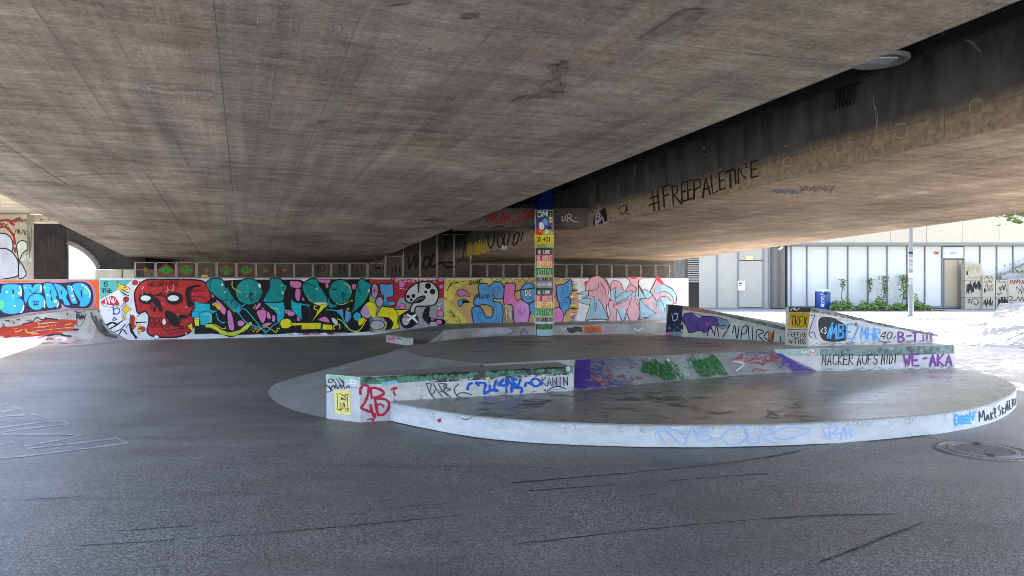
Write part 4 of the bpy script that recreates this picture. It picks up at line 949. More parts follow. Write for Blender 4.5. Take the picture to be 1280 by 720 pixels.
c.text('AUFS', d5(390, 298), d5(565, 290), (1, -13), 1.15, BLK, False, .07); c.text('MIDI', d5(585, 292), d5(715, 282), (1, -12.5), 1.15, BLK, False, .07)
TAGPUR = paint(120, 55, 140); c.splat(1110, 452, 78, 8, 50, .35, paint(120, 120, 116), 8); c.scatter([(1025, 461), (1192, 457.6), (1192, 460.5), (1025, 464)], paint(135, 132, 126), 50, 6, -1.5, .6, 9)
c.text('WE', d5(765, 305), d5(905, 300), (0, -14), 2.4, TAGPUR, False, .05); c.stroke(d5([(920, 245), (948, 240)]), 2.6, TAGPUR); c.text('AKA', d5(975, 305), d5(1165, 300), (0, -14.5), 2.5, TAGPUR, False, .05)
c.build('graffiti', boxl)
c.scatter([(968, 436.4), (1192, 431.4), (1192, 434), (968, 439)], paint(60, 62, 60), 90, 7, -1.5, .6, 3)
# --- rim lettering
c = Canvas(rimS, .002); z7 = Zc(700, 370, 2.207); ICE = paint(165, 192, 250, 1.0); SKY = paint(75, 170, 225)
for st in ([(265, 362), (285, 400), (290, 408)], [(262, 385), (280, 362), (330, 405), (350, 400), (330, 375), (300, 365)], [(345, 400), (365, 365), (385, 400), (420, 390), (380, 380), (400, 368), (415, 378)], [(440, 395), (470, 365), (500, 360), (520, 380), (490, 410), (450, 400)], [(510, 365), (520, 405), (545, 405)], [(545, 410), (560, 370), (590, 375), (560, 390), (600, 408)], [(590, 375), (630, 362), (690, 370), (660, 385), (620, 395), (590, 390)], [(725, 365), (735, 390)], [(745, 395), (745, 360), (765, 365), (750, 380)], [(775, 395), (785, 362), (790, 392)], [(800, 365), (805, 390)], [(745, 380), (805, 375)]):
    c.stroke(z7(st), 1.6, ICE)
zA = Zc(1160, 450, 7.2)
for st in ([(240, 490), (240, 590)], [(240, 490), (275, 510), (275, 560), (240, 592)], [(300, 500), (290, 560), (315, 570), (322, 510), (300, 500)], [(340, 570), (345, 490), (370, 550), (380, 470)], [(400, 475), (430, 470)], [(412, 475), (405, 540)], [(230, 540), (300, 530), (390, 510)], [(250, 570), (330, 560), (385, 570)]): c.stroke(zA(st), 2.2, SKY)
for st in ([(462, 555), (458, 460), (480, 520), (498, 450), (510, 545)], [(520, 545), (535, 490), (548, 540)], [(525, 525), (545, 520)], [(562, 470), (566, 535)], [(585, 470), (566, 505), (590, 530)], [(605, 480), (590, 445), (600, 430), (608, 455), (595, 480), (612, 525)], [(645, 405), (632, 430), (650, 460), (648, 490), (635, 500)], [(662, 420), (670, 490)], [(682, 430), (668, 460), (692, 480)], [(695, 470), (705, 390), (718, 455)], [(702, 375), (722, 368)], [(712, 372), (720, 440)], [(730, 360), (735, 440), (748, 435)], [(755, 350), (758, 425)], [(770, 345), (762, 380), (775, 410)], [(785, 345), (780, 400)]): c.stroke(zA(st), 1.0, BLK)
c.fill(ell(549.5, 525.5, 2.3, 2.6), TAGRED, False); c.splat(560, 520, 60, 4, 22, .5, paint(90, 90, 88), 4); c.splat(900, 541, 160, 4, 18, .5, paint(120, 120, 116), 5)
c.build('graffiti', disc)
c = Canvas(surf_z(HD), .002, .0001)        # black wheel marks on the disc
M_SC = worn('wheel_scuff', (.06, .057, .053), (.20, .19, .17), 22, .5, .12, 3)
rnd = random.Random(11)
for i in range(46):
    x, y = rnd.uniform(560, 1000), rnd.uniform(492, 525); l = rnd.uniform(5, 38); c.stroke([(x, y), (x+l*.5, y+rnd.uniform(-2.5, 2.5)), (x+l, y+rnd.uniform(-3, 3))], rnd.uniform(.5, 1.5), M_SC, taper=.5)
for i in range(12):
    x, y = rnd.uniform(775, 840), rnd.uniform(490, 500); c.stroke([(x, y), (x+rnd.uniform(-25, 25), y+rnd.uniform(-4, 4))], rnd.uniform(.8, 1.6), M_SC, taper=.5)
c.build('wheel_marks', disc)
c = Canvas(surf_z(HP), .002, .0001)
for i in range(22):
    x, y = rnd.uniform(560, 900), rnd.uniform(424, 440); l = rnd.uniform(10, 70); c.stroke([(x, y), (x+l*.5, y+rnd.uniform(-.8, .8)), (x+l, y+rnd.uniform(-1, 1))], rnd.uniform(.3, .7), M_SC, taper=.5)
c.splat(680, 436, 100, 6, 14, .5, paint(200, 195, 190), 9)
c.build('wheel_marks', platform)

# ------------------------------------------------------------------ the two wedge ramps on the island
def wedge(name, poly, hs, base, m, label):
    b = MB(); b.prism(poly, base, [base+h for h in hs], m)
    o = b.build(name, bevel=.008); tag(o, label, 'ramp', 'hubba ramps on the skate island'); return o
A0, A1, A2, A3 = (3.20, 13.86), (4.80, 12.50), (5.02, 12.74), (2.955, 14.21)
ra = wedge('hubba_ramp', [A0, A1, A2, A3], [.585, .265, .265, .60], HP-.002, M_LEDGEW, 'farther sloping concrete ramp with purple and black lettered side, nearer the poster pillar')
B0, B1, B2, B3 = (4.64, 11.57), (6.97, 12.22), (6.9, 12.5), (4.37, 11.83)
rb_ = wedge('hubba_ramp', [B0, B1, B2, B3], [.61, .15, .15, .61], HP+.022, M_LEDGEW, 'nearer sloping concrete ramp with yellow end panel and blue lettering on its side')
d6 = Zc(820, 370, 7.11); d7 = Zc(980, 370, 6.095)
c = Canvas(surf_wall(A0, A1), .002)
c.fill(d6([(238, 85), (350, 100), (540, 140), (545, 165), (240, 122)]), worn('orange_coping', S(190, 130, 110), S(120, 105, 98), 14, .52, .08), False); c.fill(d6([(540, 140), (800, 195), (1165, 280), (1165, 312), (800, 225), (545, 165)]), M_GREYGREEN, False)
c.fill(d6([(230, 210), (250, 160), (320, 150), (380, 190), (420, 175), (500, 180), (560, 205), (620, 210), (640, 240), (560, 265), (500, 270), (480, 300), (430, 330), (390, 305), (300, 330), (270, 260)]), worn('purple_side_paint', S(92, 72, 150), S(70, 62, 110), 8, .58, .08))
c.fill(d6([(560, 205), (620, 205), (650, 240), (640, 280), (580, 300), (560, 260)]), paint(120, 150, 165)); c.fill(d6([(660, 255), (720, 240), (800, 280), (860, 300), (960, 320), (1050, 340), (1150, 350), (1150, 415), (1000, 400), (850, 385), (660, 375)]), paint(195, 205, 208)); c.fill(d6([(1000, 320), (1050, 340), (1040, 400), (1000, 395)]), paint(170, 130, 90))
for st in ([(455, 355), (480, 270), (510, 330), (490, 280)], [(520, 350), (530, 280), (560, 250)], [(560, 360), (550, 280), (610, 260)], [(590, 370), (640, 290), (660, 250)], [(680, 330), (700, 260), (720, 380), (740, 265)], [(755, 380), (770, 280), (810, 270), (800, 330), (770, 335)], [(830, 390), (820, 270)], [(860, 390), (855, 270)], [(890, 390), (900, 300), (960, 320), (910, 350), (960, 400), (930, 405)], [(1000, 310), (960, 360), (1010, 400)], [(1050, 310), (1030, 400)], [(1110, 410), (1105, 360)]): c.stroke(d6(st), 1.2, BLK)
c.fill(d6([(228, 255), (240, 255), (238, 300), (225, 290)]), BLK); c.fill(ell(*d6(235, 325), 1.1, .9), BLK, False); c.splat(*d6(465, 240), 4, 2.6, 12, .8, paint(215, 60, 110), 4)
c.stroke(d6([(250, 155), (330, 150), (420, 180), (520, 185), (640, 215)]), .9, BLK); c.stroke(d6([(225, 205), (270, 270), (300, 328), (390, 305), (430, 335)]), .9, BLK)
c.build('graffiti', ra)
c = Canvas(surf_wall(A0, A3), .002)
c.fill([(835.6, 380.6), (853.6, 382.2), (850.6, 419.3), (831.8, 419.2)], paint(30, 38, 62), False); c.fill([(837.2, 381), (853.6, 382.2), (853.3, 386.5), (836, 385.6)], paint(45, 50, 45), False)
rnd = random.Random(2)
for i in range(26):
    x, y = rnd.uniform(834.5, 851), rnd.uniform(388, 413); c.stroke([(x, y), (x+rnd.uniform(-3, 3), y+rnd.uniform(-3, 3))], rnd.uniform(.5, 1.3), [paint(60, 110, 180), paint(120, 45, 70), paint(150, 190, 215), paint(45, 60, 120)][i % 4])
c.stroke([(842, 393), (846, 392), (847, 398), (842, 401), (841, 395)], 1, paint(190, 215, 235)); c.fill([(832.3, 415), (841, 414.5), (840, 419), (832, 419)], paint(185, 120, 175), False); c.fill([(841, 414.5), (850.9, 414.5), (850.6, 418.8), (840.4, 419)], paint(115, 165, 185), False)
c.build('graffiti', ra)
c = Canvas(surf_wall(B0, B1), .002)
c.fill(d7([(205, 88), (340, 105), (700, 200), (1175, 295), (1175, 312), (700, 222), (420, 140), (205, 125)]), worn('grey_coping_paint', (.32, .33, .31), (.20, .21, .20), 10, .5, .08), False)
c.fill(d7([(260, 200), (290, 160), (370, 165), (420, 190), (470, 230), (480, 320), (440, 345), (330, 345), (280, 310)]), paint(38, 38, 42)); c.fill(d7([(210, 150), (250, 150), (245, 230), (260, 320), (225, 330), (210, 260)]), paint(190, 185, 200))
for st in ([(205, 150), (235, 145), (215, 200), (190, 290), (215, 320)], [(190, 290), (225, 275), (245, 325)]): c.stroke(d7(st), .9, BLK)
c.text('<3', d7(278, 290), d7(330, 285), (0, -8), .9, WHT, False, .04)
CY = paint(70, 160, 220)
c.text('MBE', d7(350, 325), d7(530, 325), (1.5, -18), 2.0, CY, False, .05); c.stroke(d7([(330, 320), (352, 240)]), 1.8, CY); c.stroke(d7([(365, 205), (370, 212)]), 2, CY); c.stroke(d7([(515, 355), (570, 225)]), 1.5, CY); c.text('MHR', d7(585, 330), d7(745, 340), (1, -15), 2.0, CY, False, .05)
c.stroke(ell(*d7(547, 218), 1.2, 1.8), .8, BLK, closed=True); c.text('40', d7(730, 325), d7(825, 330), (3, -9), 1.0, BLK, True, .04); c.stroke(d7([(730, 345), (770, 355)]), 1, BLK); c.stroke(d7([(835, 325), (850, 305)]), .8, BLK)
c.text('B', d7(872, 350), d7(930, 350), (0, -12), 2.0, TAGPUR, True, .03); c.stroke(d7([(935, 305), (970, 302)]), 1.8, TAGPUR); c.text('T', d7(980, 350), d7(1030, 350), (0, -12), 2.0, TAGPUR, False, .03); c.text('!!!', d7(1050, 350), d7(1135, 348), (0, -9), 1.5, TAGPUR, False, .03)
c.scatter([(1015, 385), (1172, 417.5), (1172, 419.5), (1015, 389)], paint(70, 72, 68), 80, 6, 12, .6, 3); c.scatter([(1012, 428), (1172, 424), (1172, 427.5), (1012, 433)], paint(140, 138, 130), 60, 6, -2, .7, 4); c.splat(1100, 415, 60, 8, 50, .35, paint(120, 118, 112), 5)
c.build('graffiti', rb_)
c = Canvas(surf_wall(B0, B3), .002)
c.fill(d7([(38, 82), (205, 88), (202, 125), (38, 122)]), paint(60, 66, 58), False); c.fill(d7([(42, 124), (200, 127), (182, 248), (30, 240)]), paint(205, 165, 20), False); c.scribble(*d7(55, 92), *d7(110, 112), 6, .9, WHT, 3)
c.text('TREX', d7(52, 225), d7(180, 232), (1, -12), 1.1, BLK, False, .06)
c.fill(d7([(28, 258), (180, 262), (172, 372), (10, 370)]), paint(190, 188, 182), False); c.text('FREEN8', d7(30, 312), d7(172, 318), (.5, -6.5), .9, BLK, False, .05); c.text('ANTIUS', d7(35, 360), d7(170, 368), (.5, -6.5), .9, BLK, False, .05); c.stroke(d7([(30, 255), (182, 258)]), .8, BLK)
c.build('graffiti', rb_)

# ------------------------------------------------------------------ poster pillar
pc = Vector((.612, 14.02, HP)); PR = .168
pillar = empty('poster_pillar', pc, 'tall round blue pillar wrapped in bright festival posters on the island', 'pillar')
b = MB(); b.tube([pc, pc+Vector((0, 0, 2.98))], PR, plain('blue_column_paint', S(18, 42, 120), .55, .15, 4, .1), 40); b.build('shaft', pillar, True)
Canvas.halo = 0
class ColCanvas(Canvas):
    """shapes as (arc length from the front line, height) in metres, wrapped round the shaft"""
    def __init__(s):
        super().__init__(None, .003, .00008)
        def f(u, v):
            t = u/PR-math.pi/2+.03; n = Vector((math.cos(t), math.sin(t), 0)); return Vector((pc.x, pc.y, HP))+n*(PR)+Vector((0, 0, v)), n
        s.surf = f
    def _p(s, q, extra=0): r = s.surf(q[0]/100, q[1]/100); return r[0]+r[1]*(s.o+extra)
    def fill(s, pts, m, smooth=True, per=5):
        if smooth: pts = cr(pts, True, per)
        tri = tessellate_polygon([[Vector((q[0], q[1], 0)) for q in pts]]); work = [[pts[i] for i in t] for t in tri]
        while work:
            t = work.pop(); L = [abs(t[i][0]-t[(i+1) % 3][0]) for i in range(3)]; i = L.index(max(L))
            if L[i] < 1.6: s.mb.face([s._p(q) for q in t], m)
            else:
                a, e, o = t[i], t[(i+1) % 3], t[(i+2) % 3]; h = ((a[0]+e[0])/2, (a[1]+e[1])/2); work += [[a, h, o], [h, e, o]]
        s.o += s.step; return s
    def band(s, u0, u1, v0, v1, m):
        k = max(2, int(abs(u1-u0)/2.0))
        for i in range(k):
            a, e = u0+(u1-u0)*i/k, u0+(u1-u0)*(i+1)/k; s.mb.face([s._p((a, v0)), s._p((e, v0)), s._p((e, v1)), s._p((a, v1))], m)
        s.o += s.step; return s
vz = lambda y: ((HY-y)/F*13.85+EZ-HP)*100        # photo row -> cm up the shaft
CIRC = 2*math.pi*PR*100; Hh = CIRC/2
P_ = lambda *a: paint(*a)
GRY, YEL, DGN, RDP, ORP, GNP = P_(150, 152, 150), P_(240, 215, 30), P_(35, 60, 40), P_(205, 45, 50), P_(240, 165, 30), P_(40, 125, 70)
def poster(u0, wd):
    u1 = u0+wd; lab = 'wide festival poster with yellow date and colour bands'
    c = ColCanvas()
    Y = vz
    um = (u0+u1)/2
    c.band(u0, u1, Y(419.8), Y(412), P_(165, 200, 205)); c.band(u0, u1, Y(412), Y(404.5), P_(70, 110, 70))
    for i in range(5): c.stroke([(u0+3+i*6.2, Y(418)), (u0+6+i*6.2, Y(414))], .9, P_(110, 160, 190)); c.stroke([(u0+2+i*6.5, Y(411)), (u0+7+i*6.5, Y(407))], 1.6, P_(190, 215, 150) if i % 2 else P_(20, 35, 25))
    for top in (317.0, 370.5) if False else (0,): pass
    for k, y0 in enumerate((309.5, 360.0)):
        dy = y0-309.5
        g = lambda y: Y(y+dy)
        c.band(u0, u1, g(318), g(309.5), P_(45, 75, 70)); c.text('WE LOVE', (u0+4, g(317)), (u1-5, g(317)), (0, 6.2), 1.5, WHT, False, .02, .22)
        c.fill(ell(u1-4, g(313), 2.6, 3.4), P_(120, 90, 50), False)
        c.band(u0, u1, g(326.5), g(318), RDP); c.text('THE BOUNCE', (u0+.5, g(325.8)), (u1, g(325.8)), (0, 9.6), 1.9, P_(240, 180, 175), False, .015, .25)
        c.band(u0, u1, g(335.0), g(326.5), P_(245, 225, 190)); c.text('REGGAE', (u0+1, g(334.4)), (u1, g(334.4)), (0, 10), 2.4, ORP, False, .015, .26)
        c.band(u0, u1, g(344.0), g(335.0), GNP); c.text('FESTIVAL', (u0+1, g(343.2)), (u1, g(343.2)), (0, 10), 1.6, P_(150, 205, 165), False, .015, .26)
        c.band(u0, u1, g(346), g(344), P_(220, 190, 120)); c.band(u0, u1, g(360.0) if not k else g(354.5), g(346), GRY)
        c.text('13.AUG.21', (u0+1, g(351)), (u1, g(351)), (0, 5.6), 1.3, BLK, False, .02, .24); c.text('PRESENTED', (u0+1, g(357.5) if not k else g(354.4)), (u1, g(357.5) if not k else g(354.4)), (0, 5.2 if not k else 3), 1.1, WHT, False, .02, .24)
    # upper event poster: abstract colour shapes above a yellow date strip
    c.band(u0, u1, Y(309.5), Y(303.5), P_(190, 195, 90)); c.band(u0, u1, Y(303.5), Y(293.5), YEL)
    c.text('30.+31.', (u0+1.5, Y(302.5)), (u1-1, Y(302.5)), (0, 9.5), 1.9, BLK, False, .01, .22); c.scribble(u0+3, Y(308.5), u0+20, Y(305.5), 12, .8, P_(150, 110, 60), 3)
    c.band(u0, u1, Y(293.5), Y(272), P_(62, 70, 150)); c.band(u0, u1, Y(272), Y(262.5), P_(40, 62, 45)); c.band(u0, u1, Y(263.4), Y(262.2), P_(150, 190, 150))
    c.text('OM:', (u0+4, Y(270.8)), (u1, Y(270.8)), (0, 9), 2.6, P_(225, 232, 225), True, .01, .2)
    c.band(u1-9, u1-1, Y(278), Y(271), YEL); c.scribble(u1-8, Y(276), u1-2, Y(273), 6, .7, P_(120, 90, 20), 4)
    c.fill([(u0+1, Y(293)), (u0+2, Y(286)), (u0+10, Y(284)), (u0+18, Y(288)), (u0+14, Y(293.4))], P_(205, 62, 38)); c.fill([(um-3, Y(293.4)), (um, Y(287)), (um+8, Y(285)), (u1-2, Y(289)), (u1-1, Y(293.4))], P_(160, 185, 60))
    c.fill([(um-8, Y(286)), (um-9, Y(279)), (um-3, Y(278)), (um, Y(284)), (um-3, Y(287))], P_(225, 228, 235)); c.fill([(um-4, Y(278)), (um, Y(273)), (um+5, Y(275)), (um+6, Y(281)), (um+1, Y(281))], P_(120, 165, 215)); c.stroke([(um-10, Y(288)), (um-4, Y(290)), (um+3, Y(287)), (u1-4, Y(282))], 1.8, P_(235, 140, 60)); c.fill([(um, Y(292)), (um+3, Y(287.5)), (um+8, Y(289)), (um+5, Y(292.5))], P_(225, 225, 225)); c.fill([(u1-12, Y(285)), (u1-4, Y(282)), (u1-5, Y(286)), (u1-9, Y(287))], P_(35, 25, 40))
    c.band(u1-.1, u1+1.6, Y(419.5), Y(262), P_(215, 205, 150))
    return c
for k in range(3):
    wd = CIRC/3-1.6; u0 = -wd/2-1.0+k*CIRC/3
    po = poster(u0, wd).build('poster_strip', pillar)
Canvas.halo = 1.0
# ------------------------------------------------------------------ murals on the long wall (traced where they are seen)
def wcanvas(): return Canvas(wallS, .002, .00010)
OR = P_(214, 88, 30); NAVY = P_(30, 28, 52); BLU = P_(45, 158, 232); LILAC = P_(150, 122, 162); GRNS = P_(80, 200, 130); YLS = P_(205, 215, 90)
BLACK = P_(20, 20, 24); WHITE = P_(238, 238, 240); TEALC = P_(12, 152, 150); CYAN = P_(20, 185, 205); PINK = P_(228, 130, 190); REDM = P_(190, 46, 46); YEL2 = P_(246, 226, 30); LIME = P_(205, 215, 55); GOLD = P_(240, 195, 45); GREYL = P_(190, 190, 198); BLUEL = P_(95, 165, 220); VIO = P_(200, 160, 205)
z1 = Zc(0, 340, 7.2)
c = Canvas(wallS, .004, .0001)
c.fill([(-40, 350.6), (124, 350.6), (124, 388.5), (100, 386.5), (80, 386.3), (55, 388.5), (0, 397), (-40, 402)], OR, False)
c.fill(z1([(-60, 110), (20, 92), (200, 90), (400, 86), (700, 80), (790, 92), (842, 140), (862, 210), (850, 290), (800, 335), (600, 345), (440, 352), (300, 365), (150, 395), (-60, 402)]), LILAC)
c.fill(z1([(-60, 120), (25, 106), (190, 100), (380, 96), (560, 96), (720, 86), (795, 105), (832, 160), (842, 230), (828, 290), (775, 332), (690, 325), (600, 318), (555, 290), (545, 328), (410, 350), (250, 366), (120, 392), (-60, 396)]), NAVY)
LW = 1.25
for pts in ([(0, 195), (30, 114), (180, 112), (200, 150), (203, 200), (188, 235), (213, 262), (222, 320), (198, 362), (120, 380), (40, 372), (0, 345), (-60, 330), (-60, 220)],
            [(202, 114), (280, 110), (290, 138), (312, 110), (374, 107), (379, 190), (310, 200), (260, 235), (232, 290), (214, 240), (216, 180)], ell(330, 268, 80, 76),
            [(392, 107), (465, 102), (500, 150), (518, 200), (508, 230), (533, 260), (533, 300), (490, 320), (430, 322), (408, 240)],
            [(482, 104), (540, 112), (590, 150), (612, 190), (600, 230), (635, 290), (620, 303), (582, 298), (560, 250), (530, 240), (516, 180)],
            [(600, 125), (638, 118), (660, 170), (700, 270), (690, 288), (648, 283), (622, 220)], [(652, 112), (720, 92), (788, 122), (822, 190), (812, 270), (770, 312), (712, 308), (717, 270), (682, 210), (657, 160)]):
    c.shape(z1(pts), BLU, LW, NAVY)
for pts in ([(118, 160), (122, 215)], [(455, 165), (452, 195)], [(462, 225), (466, 258)], [(553, 170), (552, 200)], [(732, 165), (735, 225)]): c.stroke(z1(pts), 1.7, NAVY)
for pts in ([(260, 155), (300, 190), (345, 155)], [(165, 240), (200, 215)], [(308, 258), (312, 305)], [(335, 255), (332, 300)], [(292, 270), (352, 268)], [(300, 295), (345, 290)]): c.stroke(z1(pts), 1.0, NAVY)
for pts in ([(178, 130), (192, 180), (186, 215)], [(215, 300), (208, 340), (188, 365)], [(402, 260), (402, 320)], [(370, 125), (370, 170)], [(765, 130), (805, 175), (808, 225)], [(528, 280), (515, 315)], [(640, 130), (652, 165)]): c.stroke(z1(pts), 1.4, WHITE)
for x, y, r_ in ((65, 180, 10), (135, 305, 9), (175, 190, 14), (430, 205, 8), (500, 265, 14), (230, 140, 8), (655, 215, 12), (665, 250, 9), (745, 118, 10)): c.fill(ell(*z1(x, y), r_/7.2, r_/7.2, 0, 10), YLS, False)
for x, y, r_ in ((10, 290, 32), (405, 140, 14), (775, 175, 22), (120, 215, 12)): c.fill(ell(*z1(x, y), r_/7.2, r_/7.2*1.3, 0, 12), GRNS, False)
c.splat(118, 370, 5, 16, 40, .35, P_(180, 70, 25), 8)
c.build('mural', lwall, 'blue bubble letters on orange')
# graffiti on the quarter pipe
c = Canvas(surf_mesh(qmesh), .003, .0001)
DRED = worn('scuffed_red_paint', S(165, 50, 35), S(110, 60, 45), 9, .56, .08); OCH = P_(205, 150, 60)
zq = lambda pts: z1(pts)
for pts, m, wd in (([(-60, 520), (120, 500), (330, 460), (420, 440), (560, 440), (690, 445)], DRED, 3.4), ([(-60, 545), (120, 525), (300, 490), (500, 470), (690, 462)], DRED, 3.6), ([(-40, 570), (120, 545), (300, 520), (500, 495), (660, 485)], DRED, 3.8), ([(40, 585), (160, 565), (330, 548), (500, 525), (660, 520)], DRED, 3.6), ([(180, 582), (330, 570), (450, 552), (560, 545)], DRED, 2.6),
                   ([(200, 470), (290, 450), (330, 410), (380, 430), (440, 420), (520, 430)], NAVY, 1.6), ([(340, 595), (420, 575), (520, 560), (590, 575), (640, 580)], NAVY, 2.2), ([(665, 520), (705, 518)], NAVY, 2.4), ([(350, 460), (355, 495), (440, 500), (470, 480)], OCH, 2.0), ([(430, 465), (440, 500), (470, 525)], OCH, 1.6), ([(225, 510), (250, 545), (300, 550), (380, 570)], OCH, 1.5), ([(500, 470), (510, 500), (640, 465)], OCH, 1.2), ([(540, 540), (620, 500), (640, 520)], OCH, 1.2), ([(120, 520), (160, 540), (200, 515)], OCH, 1.4),
                   ([(500, 600), (540, 590), (600, 605), (560, 620)], P_(225, 190, 195), 2.2)):
    c.stroke(zq(pts), wd, m)
rnd = random.Random(4)
for i in range(24):
    x, y = rnd.uniform(120, 700), rnd.uniform(585, 645); c.stroke(zq([(x, y), (x+rnd.uniform(20, 90), y+rnd.uniform(-18, 14))]), rnd.uniform(.4, .9), [P_(160, 45, 85), P_(95, 70, 80), P_(150, 40, 60)][i % 3])
for i in range(30):
    x, y = rnd.uniform(0, 770), 0; y = 470-x*.13+rnd.uniform(-35, 20); c.stroke(zq([(x, y), (x+rnd.uniform(-15, 30), y+rnd.uniform(-18, 18))]), rnd.uniform(.6, 1.8), [P_(55, 65, 70), P_(40, 40, 45), P_(120, 130, 120)][i % 3])
for x in (690, 715, 740): c.scribble(*zq([(x, 385)])[0], *zq([(x+22, 430)])[0], 5, .8, BLACK, x)
c.stroke(zq([(775, 380), (750, 450), (720, 490), (695, 480)]), .6, BLACK); c.stroke(zq([(830, 370), (820, 430), (800, 560)]), .5, P_(120, 115, 100)); c.splat(*zq([(800, 460)])[0], 5, 9, 16, .6, P_(200, 195, 90), 3)
SCF = worn('black_wheel_scuff', (.03, .029, .028), (.14, .135, .125), 9, .50, .10, 3)
for k, (x, w_) in enumerate(((118, 5), (123, 6), (129, 6), (135, 5), (142, 4))): c.stroke([(x-4, 391+k*4.5), (x, 402+k*4), (x+8, 414+k*2.2), (x+16, 420+k*.8)], w_*.55, SCF)
c.build('graffiti', qp)
# ---- white patch with stars, then the red skull
z2 = Zc(120, 320, 6.546); c = wcanvas()
c.fill([(124.6, 350), (172, 350), (172, 425), (124.6, 425)], P_(222, 222, 228), False)
c.fill(z2([(30, 194), (300, 194), (250, 235), (180, 275), (110, 315), (30, 360)]), P_(85, 175, 165), False)
for st in ([(62, 215), (95, 210)], [(70, 212), (68, 245), (90, 245), (92, 228), (70, 228)], [(45, 262), (60, 300), (60, 262)], [(75, 300), (75, 265), (98, 300), (98, 262)], [(110, 265), (110, 300), (130, 298)], [(112, 282), (130, 280)]): c.stroke(z2(st), 1.1, BLACK)
c.fill(z2([(40, 380), (90, 340), (150, 330), (190, 400), (110, 400)]), REDM); c.scribble(*z2(70, 345), *z2(160, 385), 10, .8, WHITE, 6); c.stroke(z2([(40, 385), (70, 410), (140, 420), (195, 405)]), .6, BLACK)
c.fill(z2([(195, 300), (240, 300), (270, 340), (230, 330)]), GREYL); c.fill(z2([(205, 440), (230, 400), (240, 480), (215, 520)]), GREYL)
for x, y in ((320, 218), (247, 355), (380, 598)): c.shape(ell(*z2(x, y), 3.6, 3.2), REDM, .5, BLACK)
c.fill(ell(*z2(357, 212), 1, 1.2), REDM, False); c.shape(z2([(280, 500), (310, 490), (330, 560), (300, 600), (280, 570)]), REDM, .8, BLACK)
def star(cx_, cy_, pts): c.shape(z2([(cx_+a, cy_+b_) for a, b_ in pts]), GOLD, .6, BLACK, False)
star(0, 0, [(175, 205), (205, 235), (250, 245), (285, 270), (245, 275), (225, 290), (205, 275), (165, 280), (185, 250)]); star(0, 0, [(240, 372), (255, 415), (298, 435), (255, 458), (240, 495), (235, 455), (212, 442), (235, 415)])
star(0, 0, [(225, 490), (235, 505), (255, 510), (235, 520), (228, 532), (222, 518), (212, 512), (222, 505)]); star(0, 0, [(345, 570), (355, 595), (385, 610), (360, 620), (355, 645), (345, 625), (335, 615), (348, 600)])
c.stroke(z2([(215, 270), (240, 290), (265, 300)]), 1, BLACK); c.stroke(z2([(228, 262), (245, 252)]), 1.1, BLACK); c.stroke(z2([(200, 285), (240, 315), (270, 322)]), 1.2, BLACK)
NB2 = P_(40, 80, 130); c.stroke(z2([(140, 405), (145, 480)]), 1.6, NB2); c.stroke(z2([(145, 440), (180, 425), (195, 450), (175, 475), (147, 470)]), 1.4, NB2); c.stroke(z2([(172, 520), (150, 505), (138, 525), (172, 520)]), 1.3, NB2); c.fill(ell(*z2(108, 445), 1, 1), BLUEL, False)
for st, wd in (([(80, 570), (130, 545), (165, 555)], 2.4), ([(105, 600), (160, 570), (215, 530)], 1.8), ([(130, 630), (200, 600), (240, 560)], 1.2), ([(75, 560), (120, 620), (210, 665)], 3.0), ([(190, 640), (220, 600), (250, 640)], 1.5), ([(280, 560), (290, 610), (330, 670)], 3.2), ([(245, 590), (265, 560), (290, 545)], .7), ([(200, 420), (225, 390), (230, 340)], .8), ([(280, 480), (300, 520), (300, 560)], 1.0), ([(330, 545), (410, 540)], 1.6), ([(335, 500), (360, 475), (390, 460)], .8)): c.stroke(z2(st), wd, BLACK)
c.stroke(z2([(330, 510), (320, 550), (350, 585), (360, 560)]), 1.5, GOLD)
SK = [(410, 196), (520, 193), (700, 193), (800, 195), (870, 205), (905, 235), (930, 285), (940, 350), (905, 385), (850, 395), (805, 420), (775, 465), (795, 505), (800, 560), (785, 605), (740, 640), (650, 664), (520, 664), (445, 648), (418, 610), (430, 560), (432, 490), (398, 452), (345, 468), (326, 400), (316, 310), (345, 245)]
c.shape(z2(SK), REDM, 2.0, BLACK)
skp = z2(SK); c.scatter(skp, P_(165, 36, 38), 120, 5, 80, .5, 3); c.scatter(skp, P_(205, 66, 58), 90, 4, 70, .4, 4)
c.splat(*z2(600, 300), 40, 14, 60, .55, P_(205, 85, 75), 3); c.splat(*z2(600, 600), 28, 8, 30, .5, P_(215, 110, 95), 5)
for ex, rx, ry in ((415, 9.5, 7.4), (640, 10.6, 8.0)): c.fill(ell(*z2(ex, 346), rx, ry), BLACK, False); c.fill(ell(*z2(ex-6, 345), rx*.66, ry*.46), WHITE, False)
c.stroke(z2([(470, 330), (520, 315), (545, 320)]), 1.8, BLACK); c.stroke(z2([(545, 325), (580, 335), (600, 325)]), 1.6, BLACK); c.stroke(z2([(505, 300), (515, 325), (530, 300), (545, 325)]), 1.0, BLACK); c.stroke(z2([(555, 270), (562, 310), (575, 318)]), 1.0, BLACK)
c.fill(z2([(478, 345), (510, 355), (530, 400), (540, 450), (520, 450), (505, 410), (490, 420), (480, 460), (470, 440), (472, 390)]), BLACK); c.stroke(z2([(455, 360), (445, 400), (458, 440)]), .9, BLACK)
c.fill(z2([(565, 455), (590, 445), (640, 470), (660, 490), (710, 480), (750, 490), (720, 510), (690, 520), (680, 560), (650, 575), (620, 560), (590, 520), (568, 490)]), BLACK); c.stroke(z2([(650, 555), (690, 580), (720, 575)]), 1.4, BLACK); c.stroke(z2([(700, 480), (745, 500), (770, 470)]), 1.5, BLACK)
